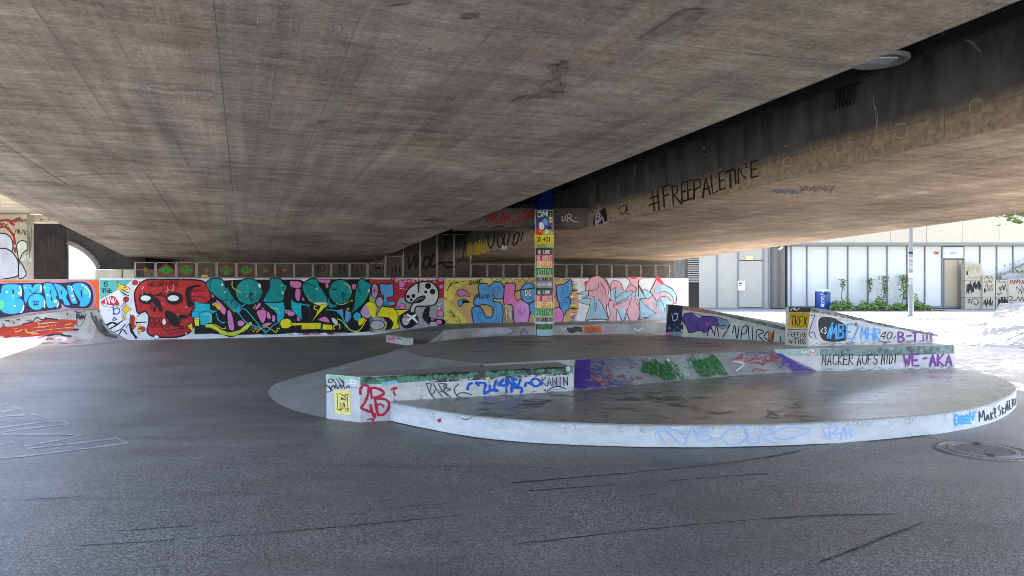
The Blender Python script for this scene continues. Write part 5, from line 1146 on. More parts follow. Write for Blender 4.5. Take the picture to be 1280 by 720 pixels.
for x in (460, 500, 540, 585): c.stroke(ell(*z2(x, 528), 2.6, 3.6), .75, BLACK, closed=True); c.stroke(ell(*z2(x+5, 566), 2.5, 2.4), .75, BLACK, closed=True)
c.stroke(z2([(440, 515), (455, 500), (470, 515)]), .8, BLACK); c.fill(z2([(545, 540), (560, 510), (575, 545), (560, 562)]), WHITE); c.stroke(z2([(560, 590), (570, 610), (640, 600), (720, 590)]), .9, BLACK); c.stroke(z2([(590, 630), (660, 625), (720, 610)]), .7, BLACK); c.stroke(z2([(735, 600), (745, 570), (790, 540)]), 1.0, BLACK)
c.fill(z2([(735, 290), (760, 250), (835, 235), (860, 245), (800, 260), (775, 290), (770, 340), (790, 380), (800, 395), (785, 415), (755, 415), (740, 360)]), BLACK)
c.stroke(z2([(800, 290), (840, 280), (880, 290)]), .8, BLACK); c.stroke(z2([(790, 330), (840, 330), (900, 350)]), .6, BLACK)
c.text('HEGRIPO', z2(425, 250), z2(670, 245), (1, -5.5), 1.0, P_(60, 20, 22), True, .1)
c.shape(ell(*z2(497, 662), 3.2, 2.4), WHITE, .6, BLACK); c.splat(*z2(750, 650), 5, 3, 12, .9, WHITE, 3); c.splat(*z2(620, 290), 34, 10, 16, .4, WHITE, 7)
for st in ([(600, 270), (585, 290)], [(640, 265), (620, 285)], [(395, 250), (375, 275)], [(730, 420), (755, 415)], [(540, 380), (552, 400)]): c.stroke(z2(st), .5, WHITE)
for i in range(12): x = 172+i*5.6+random.uniform(-2, 2); y = random.uniform(352, 410); c.stroke([(x, y), (x+.2, y+random.uniform(3, 10))], .4, random.choice([BLACK, P_(160, 34, 36), WHITE]), taper=.6)
c.build('mural', wall, 'red skull with white eyes')
# ---- teal letters
z3, z4 = Zc(240, 320, 6.546), Zc(360, 320, 6.546); c = wcanvas()
c.fill([(251, 362), (257, 352), (300, 349.4), (375, 349.4), (380, 352), (400, 349), (466, 349), (466, 395), (468, 414), (430, 416.5), (360, 418), (300, 418.5), (243, 420), (243, 405), (250, 398)], BLACK, False)
c.fill(z3([(20, 640), (160, 635), (330, 650), (560, 640), (600, 655), (700, 640), (850, 630), (851, 655), (20, 662)]), P_(215, 218, 226), False); c.fill(z4([(0, 632), (180, 630), (360, 628), (480, 626), (480, 640), (0, 648)]), P_(200, 180, 190), False)
for x, m in ((150, P_(160, 60, 80)), (230, P_(190, 120, 150)), (300, WHITE), (350, P_(150, 50, 70)), (60, WHITE)): c.fill(ell(*z4(x, 636), 5, 1.3), m, False)
LB_ = 1.5
for pts in ([(120, 255), (180, 300), (185, 328), (152, 340)], [(200, 355), (275, 430), (262, 482), (215, 425)], [(290, 450), (325, 470), (345, 600), (300, 590)], [(372, 540), (400, 525), (432, 545), (410, 575), (380, 572)], [(530, 455), (600, 440), (606, 500), (575, 552)], [(620, 450), (645, 490), (640, 518), (612, 500)], [(660, 480), (685, 500), (675, 540), (655, 530)], [(568, 572), (610, 545), (658, 550), (610, 578)], [(525, 410), (555, 380), (562, 410), (520, 445)], [(750, 445), (800, 440), (860, 470), (800, 492)], [(570, 420), (590, 425), (590, 435), (570, 432)]): c.shape(z3(pts), PINK, .7, BLACK)
for pts in ([(18, 205), (105, 213), (98, 262), (30, 255)], [(65, 270), (95, 268), (105, 310), (88, 370), (62, 350), (58, 305)], [(245, 195), (342, 193), (335, 222), (255, 215)], [(305, 225), (330, 225), (330, 260), (310, 260)], [(0, 450), (60, 462), (40, 490), (0, 485)], [(250, 515), (310, 495), (342, 545), (260, 530)], [(75, 488), (102, 525), (75, 530)], [(115, 330), (138, 365), (115, 362)], [(520, 235), (560, 232), (560, 262), (530, 275)]): c.shape(z4(pts), PINK, .7, BLACK)
for pts in ([(380, 445), (450, 432), (456, 508)], [(470, 445), (520, 460), (520, 500), (485, 550), (463, 520)]): c.shape(z4(pts), BLUEL, .7, BLACK, False)
c.shape(z3([(595, 378), (740, 368), (755, 500), (700, 535), (690, 470), (640, 420)]), CYAN, .8, BLACK)
c.shape(z3([(20, 360), (60, 385), (145, 390), (152, 440), (210, 450), (165, 470), (165, 540), (130, 570), (70, 565), (62, 500), (0, 505), (0, 460), (20, 440)]), CYAN, .8, BLACK, False); c.stroke(z3([(0, 455), (50, 452), (62, 500)]), .7, BLACK); c.stroke(z3([(70, 460), (140, 450), (155, 470)]), .7, BLACK)
c.stroke(z3([(95, 480), (140, 475), (160, 510), (150, 545)]), .8, YLS)
c.shape(z3([(115, 225), (160, 186), (230, 186), (265, 215), (300, 270), (350, 350), (402, 405), (352, 452), (325, 450), (250, 370), (190, 330), (140, 280)]), TEALC, LB_, BLACK)
c.shape(ell(*z3(465, 292), 16.8, 16.6), TEALC, LB_, BLACK); c.fill(ell(*z3(487, 335), 2.5, 6.0, -8), BLACK, False); c.fill(ell(*z3(490, 335), 1.2, 3.8, -8), TEALC, False)
c.shape(z3([(640, 186), (720, 186), (742, 215), (777, 250), (757, 310), (737, 372), (590, 376), (600, 320), (636, 260)]), TEALC, LB_, BLACK)
c.fill(z3([(250, 190), (285, 240), (275, 275), (262, 230)]), BLACK); c.stroke(z3([(160, 200), (140, 235), (150, 270)]), .9, BLACK); c.stroke(z3([(320, 385), (350, 350), (375, 370)]), 1.0, BLACK); c.stroke(z3([(240, 370), (300, 350)]), .8, BLACK)
for x, y, a, b_ in ((248, 235, 1.2, 1.5), (267, 297, .8, .9), (553, 242, 1.6, 3), (447, 328, 1.2, 1.4), (742, 302, 1.4, 2), (735, 240, .9, 1)): c.fill(ell(*z3(x, y), a, b_, -20), WHITE, False)
c.stroke(z3([(330, 205), (330, 250), (370, 285), (400, 295)]), .8, YLS)
c.fill(z3([(165, 395), (195, 380), (215, 400), (240, 410), (215, 440), (195, 415)]), GOLD); c.stroke(z3([(180, 385), (190, 410)]), .5, BLACK)
c.stroke(z3([(120, 570), (175, 578), (250, 625), (330, 640), (410, 612), (480, 552)]), 6.4, BLACK); c.stroke(z3([(120, 570), (175, 578), (250, 625), (330, 638), (410, 608), (480, 550)]), 4.4, LIME)
c.shape(z3([(18, 518), (60, 518), (60, 572), (25, 570)]), YEL2, .6, BLACK, False); c.shape(z3([(-40, 570), (0, 545), (12, 630)]), YEL2, .6, BLACK, False)
for st in ([(435, 395), (400, 415), (365, 425), (355, 450), (385, 470), (430, 530), (480, 560), (560, 590), (600, 625)], [(400, 430), (440, 440), (520, 530), (600, 620), (660, 570), (750, 515)], [(200, 470), (215, 520), (250, 545), (270, 540)], [(595, 600), (605, 655)]): c.stroke(z3(st), 1.15, CYAN)
c.fill(ell(*z3(375, 442), 3.6, 3.4), CYAN, False)
for st in ([(340, 430), (345, 460)], [(190, 560), (240, 590), (270, 595), (275, 580)], [(540, 610), (600, 580), (650, 600), (690, 625), (700, 590), (720, 600)], [(520, 400), (505, 430)], [(625, 400), (660, 430), (700, 430), (720, 480)]): c.stroke(z3(st), .9, LIME)
c.splat(*z3(520, 600), 6, 4, 24, .7, GOLD, 5); c.splat(*z3(480, 610), 10, 4, 30, .5, P_(120, 135, 60), 8)
# second half
c.shape(z4([(20, 350), (65, 382), (110, 385), (112, 525), (30, 440)]), CYAN, .7, BLACK, False); c.shape(z4([(108, 385), (185, 402), (125, 450), (165, 408), (110, 400)]), CYAN, .6, BLACK, False)
c.shape(z4([(115, 245), (150, 205), (195, 184), (240, 196), (265, 250), (308, 315), (320, 378), (200, 382), (140, 325)]), TEALC, LB_, BLACK); c.fill(z4([(250, 235), (290, 270), (325, 330), (335, 420), (320, 400), (318, 340), (285, 285)]), BLACK); c.stroke(z4([(135, 235), (165, 225), (225, 250)]), 1.0, BLACK)
c.fill(z4([(205, 384), (325, 382), (300, 425), (265, 440), (270, 410)]), P_(235, 235, 190)); c.shape(z4([(270, 400), (322, 388), (275, 450), (190, 540), (240, 460)]), YEL2, .6, BLACK, False); c.stroke(z4([(235, 410), (215, 408), (218, 435), (240, 440), (235, 470)]), .9, YEL2)
c.shape(z3([(720, 550), (740, 518), (790, 512), (825, 545), (851, 545), (851, 572), (815, 575), (780, 592), (735, 588)]), YEL2, .8, BLACK); c.shape(z4([(20, 545), (270, 545), (268, 598), (110, 602), (110, 568), (30, 572)]), YEL2, .8, BLACK, False); c.shape(z4([(282, 555), (360, 562), (365, 606), (280, 603)]), YEL2, .8, BLACK, False)
c.shape(ell(*z4(428, 292), 14.8, 15.4), TEALC, LB_, BLACK); c.shape(z4([(335, 330), (350, 385), (405, 405), (345, 425), (325, 380)]), TEALC, .9, BLACK); c.fill(ell(*z4(455, 328), 2.2, 5.4, -8), BLACK, False); c.fill(ell(*z4(458, 328), 1.0, 3.4, -8), TEALC, False); c.stroke(z4([(345, 250), (365, 275), (395, 270)]), 1.2, BLACK)
c.stroke(z4([(395, 390), (450, 395), (500, 370)]), .9, YLS); c.stroke(z4([(460, 225), (500, 245), (520, 300)]), .9, YLS); c.fill(ell(*z4(522, 365), 1.4, 1.0), YLS, False)
c.shape(z4([(570, 215), (600, 178), (640, 205), (682, 232), (668, 310), (622, 390), (560, 440), (512, 478), (540, 400), (548, 300)]), TEALC, LB_, BLACK, False); c.stroke(z4([(575, 240), (580, 285), (605, 310)]), 1.2, BLACK); c.fill(ell(*z4(660, 285), 1.2, 2.6, 20), WHITE, False); c.stroke(z4([(160, 330), (175, 360), (200, 380)]), .8, YLS); c.fill(ell(*z4(235, 268), 1, 1), WHITE, False)
c.shape(ell(*z4(565, 495), 5, 5.6), CYAN, .8, BLACK)
for st, wd, m in (([(310, 440), (400, 450), (450, 510), (500, 600), (560, 615)], 1.2, CYAN), ([(400, 515), (440, 530), (510, 605), (580, 610), (640, 520)], 1.2, LIME), ([(480, 450), (490, 425), (500, 440)], 1.0, YEL2), ([(380, 600), (370, 575), (420, 560), (420, 595)], 1.2, YEL2)): c.stroke(z4(st), wd, m)
c.shape(z4([(355, 505), (385, 510), (410, 545), (395, 570), (365, 540)]), P_(225, 230, 200), .6, BLACK); c.shape(z4([(575, 525), (615, 500), (630, 520), (610, 555), (580, 570)]), YEL2, .6, BLACK)
c.shape(z4([(590, 460), (640, 385), (700, 370), (715, 450), (650, 512)]), VIO, .9, BLACK); c.splat(*z4(690, 415), 6, 12, 40, 1.1, YEL2, 3); c.fill(z4([(640, 390), (690, 375), (720, 420), (710, 500), (670, 480), (660, 430)]), YEL2)
c.shape(ell(*z4(690, 350), 4, 4.5), P_(165, 190, 110), .6, BLACK)
c.shape(ell(*z4(710, 285), 4.2, 9), VIO, .9, BLACK); c.stroke(z4([(690, 280), (725, 290)]), .8, BLACK); c.stroke(z4([(708, 255), (705, 310)]), .8, BLACK); c.shape(ell(*z4(748, 375), 4.6, 6.6), VIO, .9, BLACK)
TD, TLT = P_(10, 128, 130), P_(40, 175, 172)
for k, pg in enumerate((z3([(160, 290), (265, 240), (350, 350), (402, 405), (352, 445), (250, 365)]), z3([(380, 320), (560, 320), (540, 375), (440, 395)]), z3([(640, 200), (740, 220), (755, 310), (735, 365), (600, 365)]), z4([(130, 250), (240, 230), (300, 320), (315, 370), (210, 375)]), z4([(350, 320), (500, 320), (490, 370), (400, 385)]), z4([(590, 240), (670, 240), (660, 310), (560, 430), (530, 460)]))):
    c.scatter(pg, TD, 34, 4, 75, .5, k); c.scatter(pg, TLT, 18, 3.5, 60, .4, k+20)
for i in range(26): x = random.uniform(255, 462); y = random.uniform(352, 405); c.stroke([(x, y), (x+.2, y+random.uniform(3, 12))], .4, random.choice([BLACK, TD, PINK, CYAN]), taper=.6)
c.build('mural', wall, 'large teal letters on black')
# ---- red, blue and grey field with the spotted mushroom head
z5 = Zc(470, 320, 6.546); c = wcanvas()
c.fill([(462, 349.2), (555, 349.2), (555, 412), (462, 416)], P_(165, 165, 175), False); c.fill([(462, 349.2), (555, 349.2), (555, 372), (530, 376), (500, 372), (492, 390), (484, 380), (462, 366)], P_(182, 48, 62), False)
rnd = random.Random(9)
for i in range(70):
    x, y = rnd.uniform(462, 555), rnd.uniform(350, 378); c.stroke([(x, y), (x+rnd.uniform(-4, 6), y+rnd.uniform(-2, 2))], rnd.uniform(.5, 1.6), [P_(205, 60, 50), P_(150, 35, 60), P_(215, 200, 205), P_(90, 40, 90), P_(190, 45, 40)][i % 5])
c.text('SNACKYORTZ', (494, 352.8), (546, 352.8), (0, -3.4), .7, WHITE, False, .08)
for i in range(40):
    x, y = rnd.uniform(495, 554), rnd.uniform(380, 408); c.stroke([(x, y), (x+rnd.uniform(-3, 4), y+rnd.uniform(-3, 3))], rnd.uniform(.5, 1.5), [GREYL, P_(130, 130, 140), P_(195, 60, 70), WHITE][i % 4])
c.shape(z5([(-20, 330), (-5, 235), (15, 240), (15, 330)]), VIO, .9, BLACK); c.shape(z5([(28, 240), (52, 225), (90, 232), (128, 225), (140, 250), (140, 325), (95, 340), (95, 368), (148, 372), (146, 402), (60, 405), (62, 330), (42, 310)]), BLUEL, 1.0, BLACK); c.fill(z5([(28, 375), (110, 375), (110, 405), (35, 405)]), TEALC, False)
c.shape(ell(*z5(30, 370), 4.4, 6), VIO, .8, BLACK)
c.shape(z5([(5, 485), (45, 412), (145, 425), (155, 440), (272, 436), (195, 488), (178, 505), (190, 592), (120, 604), (142, 545), (100, 505), (20, 498)]), YEL2, 1.0, BLACK, False); c.stroke(z5([(150, 425), (180, 480), (170, 560)]), .9, BLACK); c.fill(z5([(60, 500), (110, 510), (142, 550), (120, 595), (70, 600), (85, 550)]), BLACK); c.shape(ell(*z5(10, 565), 9, 6), GREYL, .9, BLACK); c.stroke(z5([(-30, 600), (30, 612), (75, 590), (85, 540)]), 1.0, YEL2)
c.fill(z5([(190, 520), (220, 470), (290, 440), (350, 520), (300, 580), (230, 590)]), BLACK); c.fill(z5([(215, 515), (245, 480), (285, 500), (260, 560), (225, 560)]), GREYL)
c.fill(z5([(400, 430), (440, 420), (440, 500), (555, 520), (560, 560), (470, 580), (410, 540), (380, 500)]), BLACK); c.fill(z5([(440, 545), (490, 540), (500, 570), (450, 572)]), GREYL)
c.shape(z5([(240, 320), (262, 275), (310, 235), (370, 212), (450, 215), (500, 262), (512, 320), (490, 385), (445, 408), (385, 410), (335, 412), (318, 435), (312, 462), (280, 458), (284, 415), (300, 388), (262, 380), (242, 355)]), P_(208, 208, 206), 1.7, BLACK)
c.fill(z5([(340, 225), (355, 225), (352, 290), (342, 295)]), BLACK)
for x, y, r_ in ((425, 245, 25), (462, 291, 23), (406, 294, 13), (262, 333, 15), (305, 326, 17), (288, 359, 13)): c.fill(ell(*z5(x, y), r_/6.546, r_/6.546), BLACK, False)
c.fill(z5([(298, 385), (335, 340), (395, 322), (402, 350), (360, 382)]), BLACK); c.stroke(z5([(320, 370), (350, 350), (385, 345)]), 1.6, P_(120, 120, 120))
for st in ([(255, 480), (300, 505), (335, 540)], [(325, 480), (290, 505), (255, 530)]): c.stroke(z5(st), 4.2, BLACK)
for st in ([(255, 480), (300, 505), (335, 540)], [(325, 480), (290, 505), (255, 530)]): c.stroke(z5(st), 2.8, WHITE)
for x, y, a, b_ in ((210, 230, 27, 29), (270, 205, 17, 15), (530, 192, 27, 22), (533, 250, 19, 20), (525, 472, 28, 28), (515, 540, 26, 20), (140, 185, 15, 12), (212, 413, 27, 23), (235, 490, 13, 14), (460, 520, 14, 11)): c.shape(ell(*z5(x, y), a/6.546, b_/6.546), PINK, .7, BLACK)
c.build('mural', wall, 'white spotted mushroom head')
# ---- yellow and tan field with blue and pink letters
z6 = Zc(580, 320, 6.547); c = wcanvas(); YB_ = P_(226, 212, 100); TAN = P_(212, 172, 112)
c.fill([(555.4, 349.3), (718, 348.6), (718, 405.6), (620, 408), (555.4, 412)], YB_, False)
c.fill([(560, 376), (566, 374), (572, 360), (585, 354), (600, 357), (640, 352), (715, 353), (714, 404), (640, 407), (590, 411), (580, 398), (572, 388)], TAN)
for i in range(60):
    rnd = random.Random(i+200); x, y = rnd.uniform(570, 712), rnd.uniform(355, 404); c.stroke([(x, y), (x+rnd.uniform(-2.5, 2.5), y+rnd.uniform(-3, 3))], .5, P_(190, 145, 95))
for i in range(60): rnd = random.Random(i+500); c.fill(ell(rnd.uniform(556, 580), rnd.uniform(350, 410), .4, .4, 0, 6), BLACK, False)
for st in ([(578, 285), (610, 240), (640, 255)], [(590, 265), (615, 225), (665, 230)], [(610, 235), (640, 210), (690, 230)], [(650, 220), (700, 210), (740, 205)], [(585, 455), (625, 470), (640, 500)], [(610, 445), (640, 490), (645, 520)], [(615, 500), (660, 490), (690, 540)], [(650, 530), (690, 540), (700, 570)], [(655, 580), (690, 560), (730, 580)], [(565, 545), (605, 560), (630, 595)]): c.stroke(z5(st), .9, BLACK, taper=.6)
c.shape(z5([(660, 300), (690, 272), (740, 290), (770, 330), (730, 325), (680, 328)]), P_(200, 140, 185), .8, BLACK); c.shape(z5([(672, 370), (720, 350), (760, 378), (715, 385), (690, 415), (675, 395)]), BLUEL, .9, BLACK); c.fill(z5([(710, 360), (765, 375), (720, 385), (705, 400)]), BLACK)
zig = []
for i in range(15): zig.append((220+i*26, 178+(i % 2)*32+(i % 3)*5))
c.stroke(z6(zig), .8, BLACK, False); c.stroke(z6([(720, 190), (740, 165), (760, 200), (790, 170), (830, 195), (870, 185)]), .7, BLACK, False)
DKB = P_(30, 45, 80)
c.shape(z6([(115, 250), (140, 225), (185, 225), (207, 248), (250, 210), (305, 222), (328, 270), (322, 330), (305, 350), (268, 350), (245, 345), (240, 370), (300, 385), (318, 440), (316, 500), (300, 575), (200, 582), (110, 577), (78, 540), (63, 450), (78, 418), (135, 420), (178, 497), (226, 498), (238, 432), (195, 402), (150, 398), (120, 408), (80, 392), (90, 345), (122, 310)]), BLUEL, 1.3, DKB)
for st in ([(240, 290), (245, 255), (280, 255), (285, 290), (260, 290), (262, 270)], [(120, 270), (180, 275), (240, 300)], [(105, 480), (140, 460), (130, 500), (100, 490)], [(120, 510), (160, 540), (230, 545), (265, 510), (270, 440)], [(185, 360), (240, 385), (265, 430)]): c.stroke(z6(st), .6, P_(40, 100, 170))
c.text('WHAMO', z6(80, 350), z6(215, 350), (0, -6), .9, DKB, False, .06); c.text('KI', z6(235, 335), z6(290, 335), (0, -5), .8, DKB, False, .06); c.text('SHARE', z6(40, 235), z6(150, 225), (0, -5), .9, BLACK, True, .08)
c.shape(z6([(335, 235), (375, 222), (420, 235), (412, 305), (430, 362), (470, 355), (530, 400), (535, 480), (510, 555), (430, 560), (405, 520), (400, 430), (382, 395), (328, 395), (325, 310)]), PINK, 1.2, P_(70, 40, 75)); c.fill(z6([(430, 400), (480, 370), (522, 410), (525, 480), (500, 545), (435, 550), (415, 500)]), P_(216, 152, 216))
c.stroke(z6([(475, 470), (455, 450), (465, 420), (490, 425), (492, 465), (460, 480), (440, 440)]), .7, P_(200, 80, 160)); c.stroke(z6([(345, 335), (355, 360), (400, 340), (440, 370)]), .6, P_(200, 80, 160)); c.stroke(z6([(430, 540), (490, 542)]), .5, DKB)
for st in ([(350, 550), (345, 450), (335, 405), (355, 400)], [(355, 430), (365, 410), (375, 500)], [(385, 410), (380, 480), (390, 520), (395, 430)], [(350, 470), (385, 480)]): c.stroke(z6(st), 1.1, P_(225, 215, 225)); 
for st in ([(330, 420), (342, 555), (355, 545), (358, 470)], [(398, 415), (392, 520)]): c.stroke(z6(st), .6, DKB)
c.shape(ell(*z6(527, 302), 9.8, 12.4), BLUEL, 1.2, DKB); 
for x in (508, 538): c.shape(ell(*z6(x, 302), 2.2, 4.6), WHITE, .6, BLACK); c.fill(ell(*z6(x+2, 300), .8, 1.9), BLACK, False)
c.stroke(z6([(412, 292), (480, 275), (600, 258)]), 1.3, DKB); c.stroke(z6([(500, 345), (525, 355), (560, 335)]), .8, DKB)
c.shape(z6([(545, 385), (640, 370), (640, 470), (560, 480), (535, 430)]), BLUEL, 1.0, DKB); c.stroke(z6([(560, 480), (575, 520), (565, 550)]), 1.3, P_(220, 215, 225))
c.shape(ell(*z6(735, 282), 3.4, 8.2), PINK, 1.0, P_(70, 40, 75)); c.shape(z6([(757, 245), (820, 230), (850, 205), (872, 195), (882, 240), (880, 300), (850, 335), (828, 342), (870, 350), (858, 430), (830, 450), (825, 478), (790, 475), (780, 400), (760, 330)]), BLUEL, 1.2, DKB)
for st in ([(840, 260), (825, 245), (815, 270), (835, 290), (850, 265)], [(790, 250), (815, 290), (790, 310), (800, 440)], [(780, 380), (850, 380)]): c.stroke(z6(st), .6, P_(40, 100, 170))
c.shape(ell(*z6(762, 488), 7.6, 10.4), P_(226, 140, 200), 1.2, P_(70, 40, 75)); c.stroke(z6([(765, 500), (745, 490), (750, 460), (780, 465), (785, 500), (755, 520)]), .7, P_(200, 80, 160))
for k, (pg, m) in enumerate(((z6([(80, 430), (170, 500), (240, 480), (310, 450), (300, 570), (110, 570)]), P_(70, 145, 205)), (z6([(130, 240), (310, 230), (310, 340), (200, 340)]), P_(115, 180, 228)), (z6([(340, 240), (410, 240), (420, 380), (340, 380)]), P_(235, 150, 205)), (z6([(790, 250), (870, 220), (860, 420), (800, 460)]), P_(70, 145, 205)), ([(556, 352), (716, 351), (716, 404), (556, 410)], P_(200, 165, 90)))): c.scatter(pg, m, 60, 4, 70, .45, k)
for i in range(16): x = random.uniform(560, 712); y = random.uniform(355, 395); c.stroke([(x, y), (x+.2, y+random.uniform(3, 9))], .35, random.choice([DKB, BLUEL, PINK, TAN]), taper=.6)
c.build('mural', wall, 'blue and pink letters on yellow')
# ---- white field with pale pink and blue letters
z7 = Zc(710, 320, 6.544); c = wcanvas()
c.fill([(714, 348.8), (860.3, 348.0), (860.3, 404.4), (714, 405.4)], P_(240, 240, 242, .9), False)
rnd = random.Random(21)
for i in range(15):
    y = 352+i*3.7; l = rnd.uniform(2, 8); m = [P_(205, 60, 120), BLUEL, YB_, BLACK, TAN, WHITE][i % 6]
    c.fill([(713.5, y-.9), (714+l*.6, y-.7), (716+l, y), (714+l*.6, y+.8), (713.5, y+1)], m); c.stroke([(716, y+1.8), (718+rnd.uniform(0, 6), y+2)], .9, BLACK, taper=.7)
PK, TL_, OUT, PRED = P_(224, 172, 180), P_(165, 202, 216), P_(98, 50, 56), P_(232, 70, 96)
LT = .85
c.shape(z7([(140, 290), (145, 235), (180, 180), (240, 158), (300, 188), (338, 262), (325, 330), (345, 360), (312, 420), (335, 517), (140, 522), (180, 400), (170, 360)]), PK, LT, OUT, False)
c.fill(z7([(150, 515), (185, 390), (200, 340), (255, 340), (330, 512)]), TL_, False)
c.shape(z7([(70, 310), (165, 280), (165, 325), (75, 372), (175, 405), (185, 345), (150, 350), (100, 340), (155, 320)]), TL_, LT, OUT, False)
c.stroke(z7([(165, 285), (240, 270), (255, 220), (295, 260), (310, 320), (312, 400), (330, 510)]), LT, OUT); c.stroke(z7([(165, 325), (210, 330), (225, 460), (240, 340), (275, 390), (330, 512)]), LT, OUT, False); c.stroke(z7([(165, 285), (170, 330)]), LT, OUT)
c.stroke(z7([(215, 340), (222, 450)]), 1.6, P_(120, 130, 170)); c.fill(z7([(135, 210), (165, 205), (150, 240), (135, 245)]), PRED)
c.shape(z7([(345, 265), (355, 215), (385, 200), (430, 220), (460, 285), (500, 240), (540, 235), (555, 270), (540, 320), (585, 400), (590, 490), (560, 540), (510, 540), (480, 480), (462, 555), (440, 520), (395, 430), (400, 540), (365, 552), (310, 545), (345, 480), (330, 400), (350, 340)]), PK, LT, OUT)
c.fill(z7([(350, 280), (390, 265), (460, 290), (530, 285), (540, 320), (480, 360), (430, 380), (370, 370)]), TL_); c.fill(z7([(400, 440), (470, 440), (460, 540), (430, 500)]), TL_)
for st in ([(350, 280), (390, 262), (385, 340), (450, 300), (530, 282), (500, 330), (390, 390)], [(370, 405), (430, 385), (500, 350)], [(385, 290), (385, 345), (400, 400)], [(520, 340), (500, 400), (470, 480), (450, 545)], [(545, 370), (580, 420), (585, 490), (545, 545), (500, 520), (480, 450)], [(330, 360), (375, 370), (370, 410), (385, 430)], [(405, 440), (440, 540)]): c.stroke(z7(st), LT, OUT)
c.shape(z7([(470, 172), (612, 172), (580, 200), (575, 240), (600, 290), (640, 345), (545, 355), (560, 260), (510, 230), (500, 195)]), PK, LT, OUT, False); c.fill(z7([(565, 270), (600, 295), (635, 342), (550, 350)]), TL_, False); c.fill(z7([(500, 172), (570, 172), (540, 190)]), PRED); c.stroke(z7([(575, 200), (575, 330)]), 1.3, OUT)
c.shape(z7([(585, 355), (640, 350), (700, 320), (745, 400), (770, 480), (745, 492), (590, 508)]), TL_, LT, OUT, False); c.fill(z7([(600, 355), (690, 345), (740, 430), (770, 480), (735, 480)]), PK, False); c.stroke(z7([(580, 350), (640, 410), (745, 490)]), LT, OUT, False)
c.shape(z7([(610, 285), (640, 278), (690, 320), (640, 350)]), TL_, LT, OUT)
c.shape(z7([(670, 290), (735, 162), (785, 230), (850, 265), (885, 320), (885, 385), (840, 400), (800, 510), (770, 480), (740, 400), (700, 330)]), PK, 1.0, OUT, False); c.fill(z7([(700, 260), (780, 240), (850, 270), (880, 325), (870, 380), (840, 330), (770, 290), (710, 310)]), TL_); c.fill(z7([(725, 390), (760, 345), (820, 350), (840, 400), (800, 500), (770, 470)]), TL_); c.fill(z7([(720, 190), (737, 165), (780, 225), (760, 230)]), PRED)
for st in ([(725, 310), (790, 290), (850, 330), (862, 385)], [(720, 420), (740, 350), (800, 330), (840, 370)], [(740, 350), (780, 400), (800, 510)], [(800, 240), (860, 280), (888, 340), (878, 390)]): c.stroke(z7(st), LT, OUT)
c.stroke(z7([(270, 170), (315, 200), (342, 270)]), 1.6, P_(120, 95, 90)); c.stroke(z7([(140, 530), (230, 515), (330, 522)]), 1.3, P_(110, 85, 80)); c.stroke(z7([(580, 520), (680, 505), (750, 490)]), 1.4, P_(110, 85, 80)); c.stroke(z7([(610, 290), (580, 240)]), 1.2, P_(110, 85, 80))
c.splat(*z7(345, 535), 5, 2, 12, .8, PRED, 3); c.splat(*z7(480, 460), 2, 6, 10, .6, PRED, 5); c.splat(810, 372, 42, 24, 60, .28, P_(150, 150, 160), 7); c.splat(730, 390, 14, 12, 12, .4, P_(90, 60, 70), 9)
for k, (pg, m) in enumerate(((z7([(150, 230), (330, 230), (320, 400), (170, 300)]), P_(214, 155, 165)), (z7([(160, 510), (200, 350), (320, 505)]), P_(150, 188, 205)), (z7([(350, 280), (550, 280), (580, 480), (330, 520)]), P_(232, 190, 196)), (z7([(600, 360), (760, 360), (740, 480), (600, 500)]), P_(150, 188, 205)), (z7([(700, 250), (880, 300), (800, 490), (720, 400)]), P_(180, 210, 220)))): c.scatter(pg, m, 46, 4, 75, .45, k)
for i in range(14): x = random.uniform(726, 850); y = random.uniform(355, 395); c.stroke([(x, y), (x+.2, y+random.uniform(3, 8))], .3, random.choice([OUT, PK, PRED]), taper=.6)
c.fill([(828, 390), (860, 399), (860, 404.3), (790, 405), (800, 402)], P_(178, 180, 186)); c.build('mural', wall, 'pale pink and blue letters on white')
Canvas.halo = 0
# ------------------------------------------------------------------ the hall on the right
YF = 39.0
X = lambda x, Y=YF: (x-CX)/F*Y
Zz = lambda y, Y=YF: EZ+(HY-y)/F*Y
hall = empty('hall_building', (22, YF, 0), 'long pale hall with frosted glass panels below a cream fascia', 'building')
M_FASC = plain('cream_cladding', (.44, .385, .29), .7, .05, .8, .05); M_GLASS = plain('frosted_pane', (.50, .49, .45), .35, .05, .6, 0, .5); M_MULL = plain('grey_mullion', (.17, .17, .167), .5, .1, 5, 0, .4); M_PANEL = plain('perforated_metal', (.36, .33, .265), .5, .05, .7, 0, .4, .1); M_RIB = plain('brown_ribbed_cladding', (.17, .145, .12), .6, .1, 4, .1); M_DOOR = plain('cream_door_paint', (.34, .27, .18), .5, .05, 2, .05)
zt = Zz(306.5)
b = MB(); b.box(X(862), 62, YF+.12, YF+9, 0, zt, M_CONCD); b.build('wall_core', hall)
b = MB(); n_ = 0; x = X(840)
while x < 62:
    for k, (z0, z1_) in enumerate(((zt+.12, zt+2.35), (zt+2.37, zt+4.6))): b.box(x, x+1.88, YF-.25, YF+.1, z0, z1_, M_FASC)
    x += 1.9
b.box(X(840), 62, YF-.2, YF+9, zt+.1, zt+4.5, M_FASC); b.build('fascia', hall)
b = MB(); b.box(X(980), 62, YF-.32, YF+.1, zt-.03, zt+.1, M_MULL); b.build('cornice', hall)
ms = [984, 989, 1008.6, 1034.5, 1059.7, 1084.8, 1109, 1133.7, 1156, 1177.5]+[1204.5]+[1204.5+20.6*i for i in range(1, 26)]
for a, e in zip(ms, ms[1:]):
    if a == 1177.5: continue
    b = MB(); b.box(X(a)+.03, X(e)-.03, YF+.02, YF+.08, .16, zt-.06, M_GLASS); b.build('window_panel', hall)
b = MB()
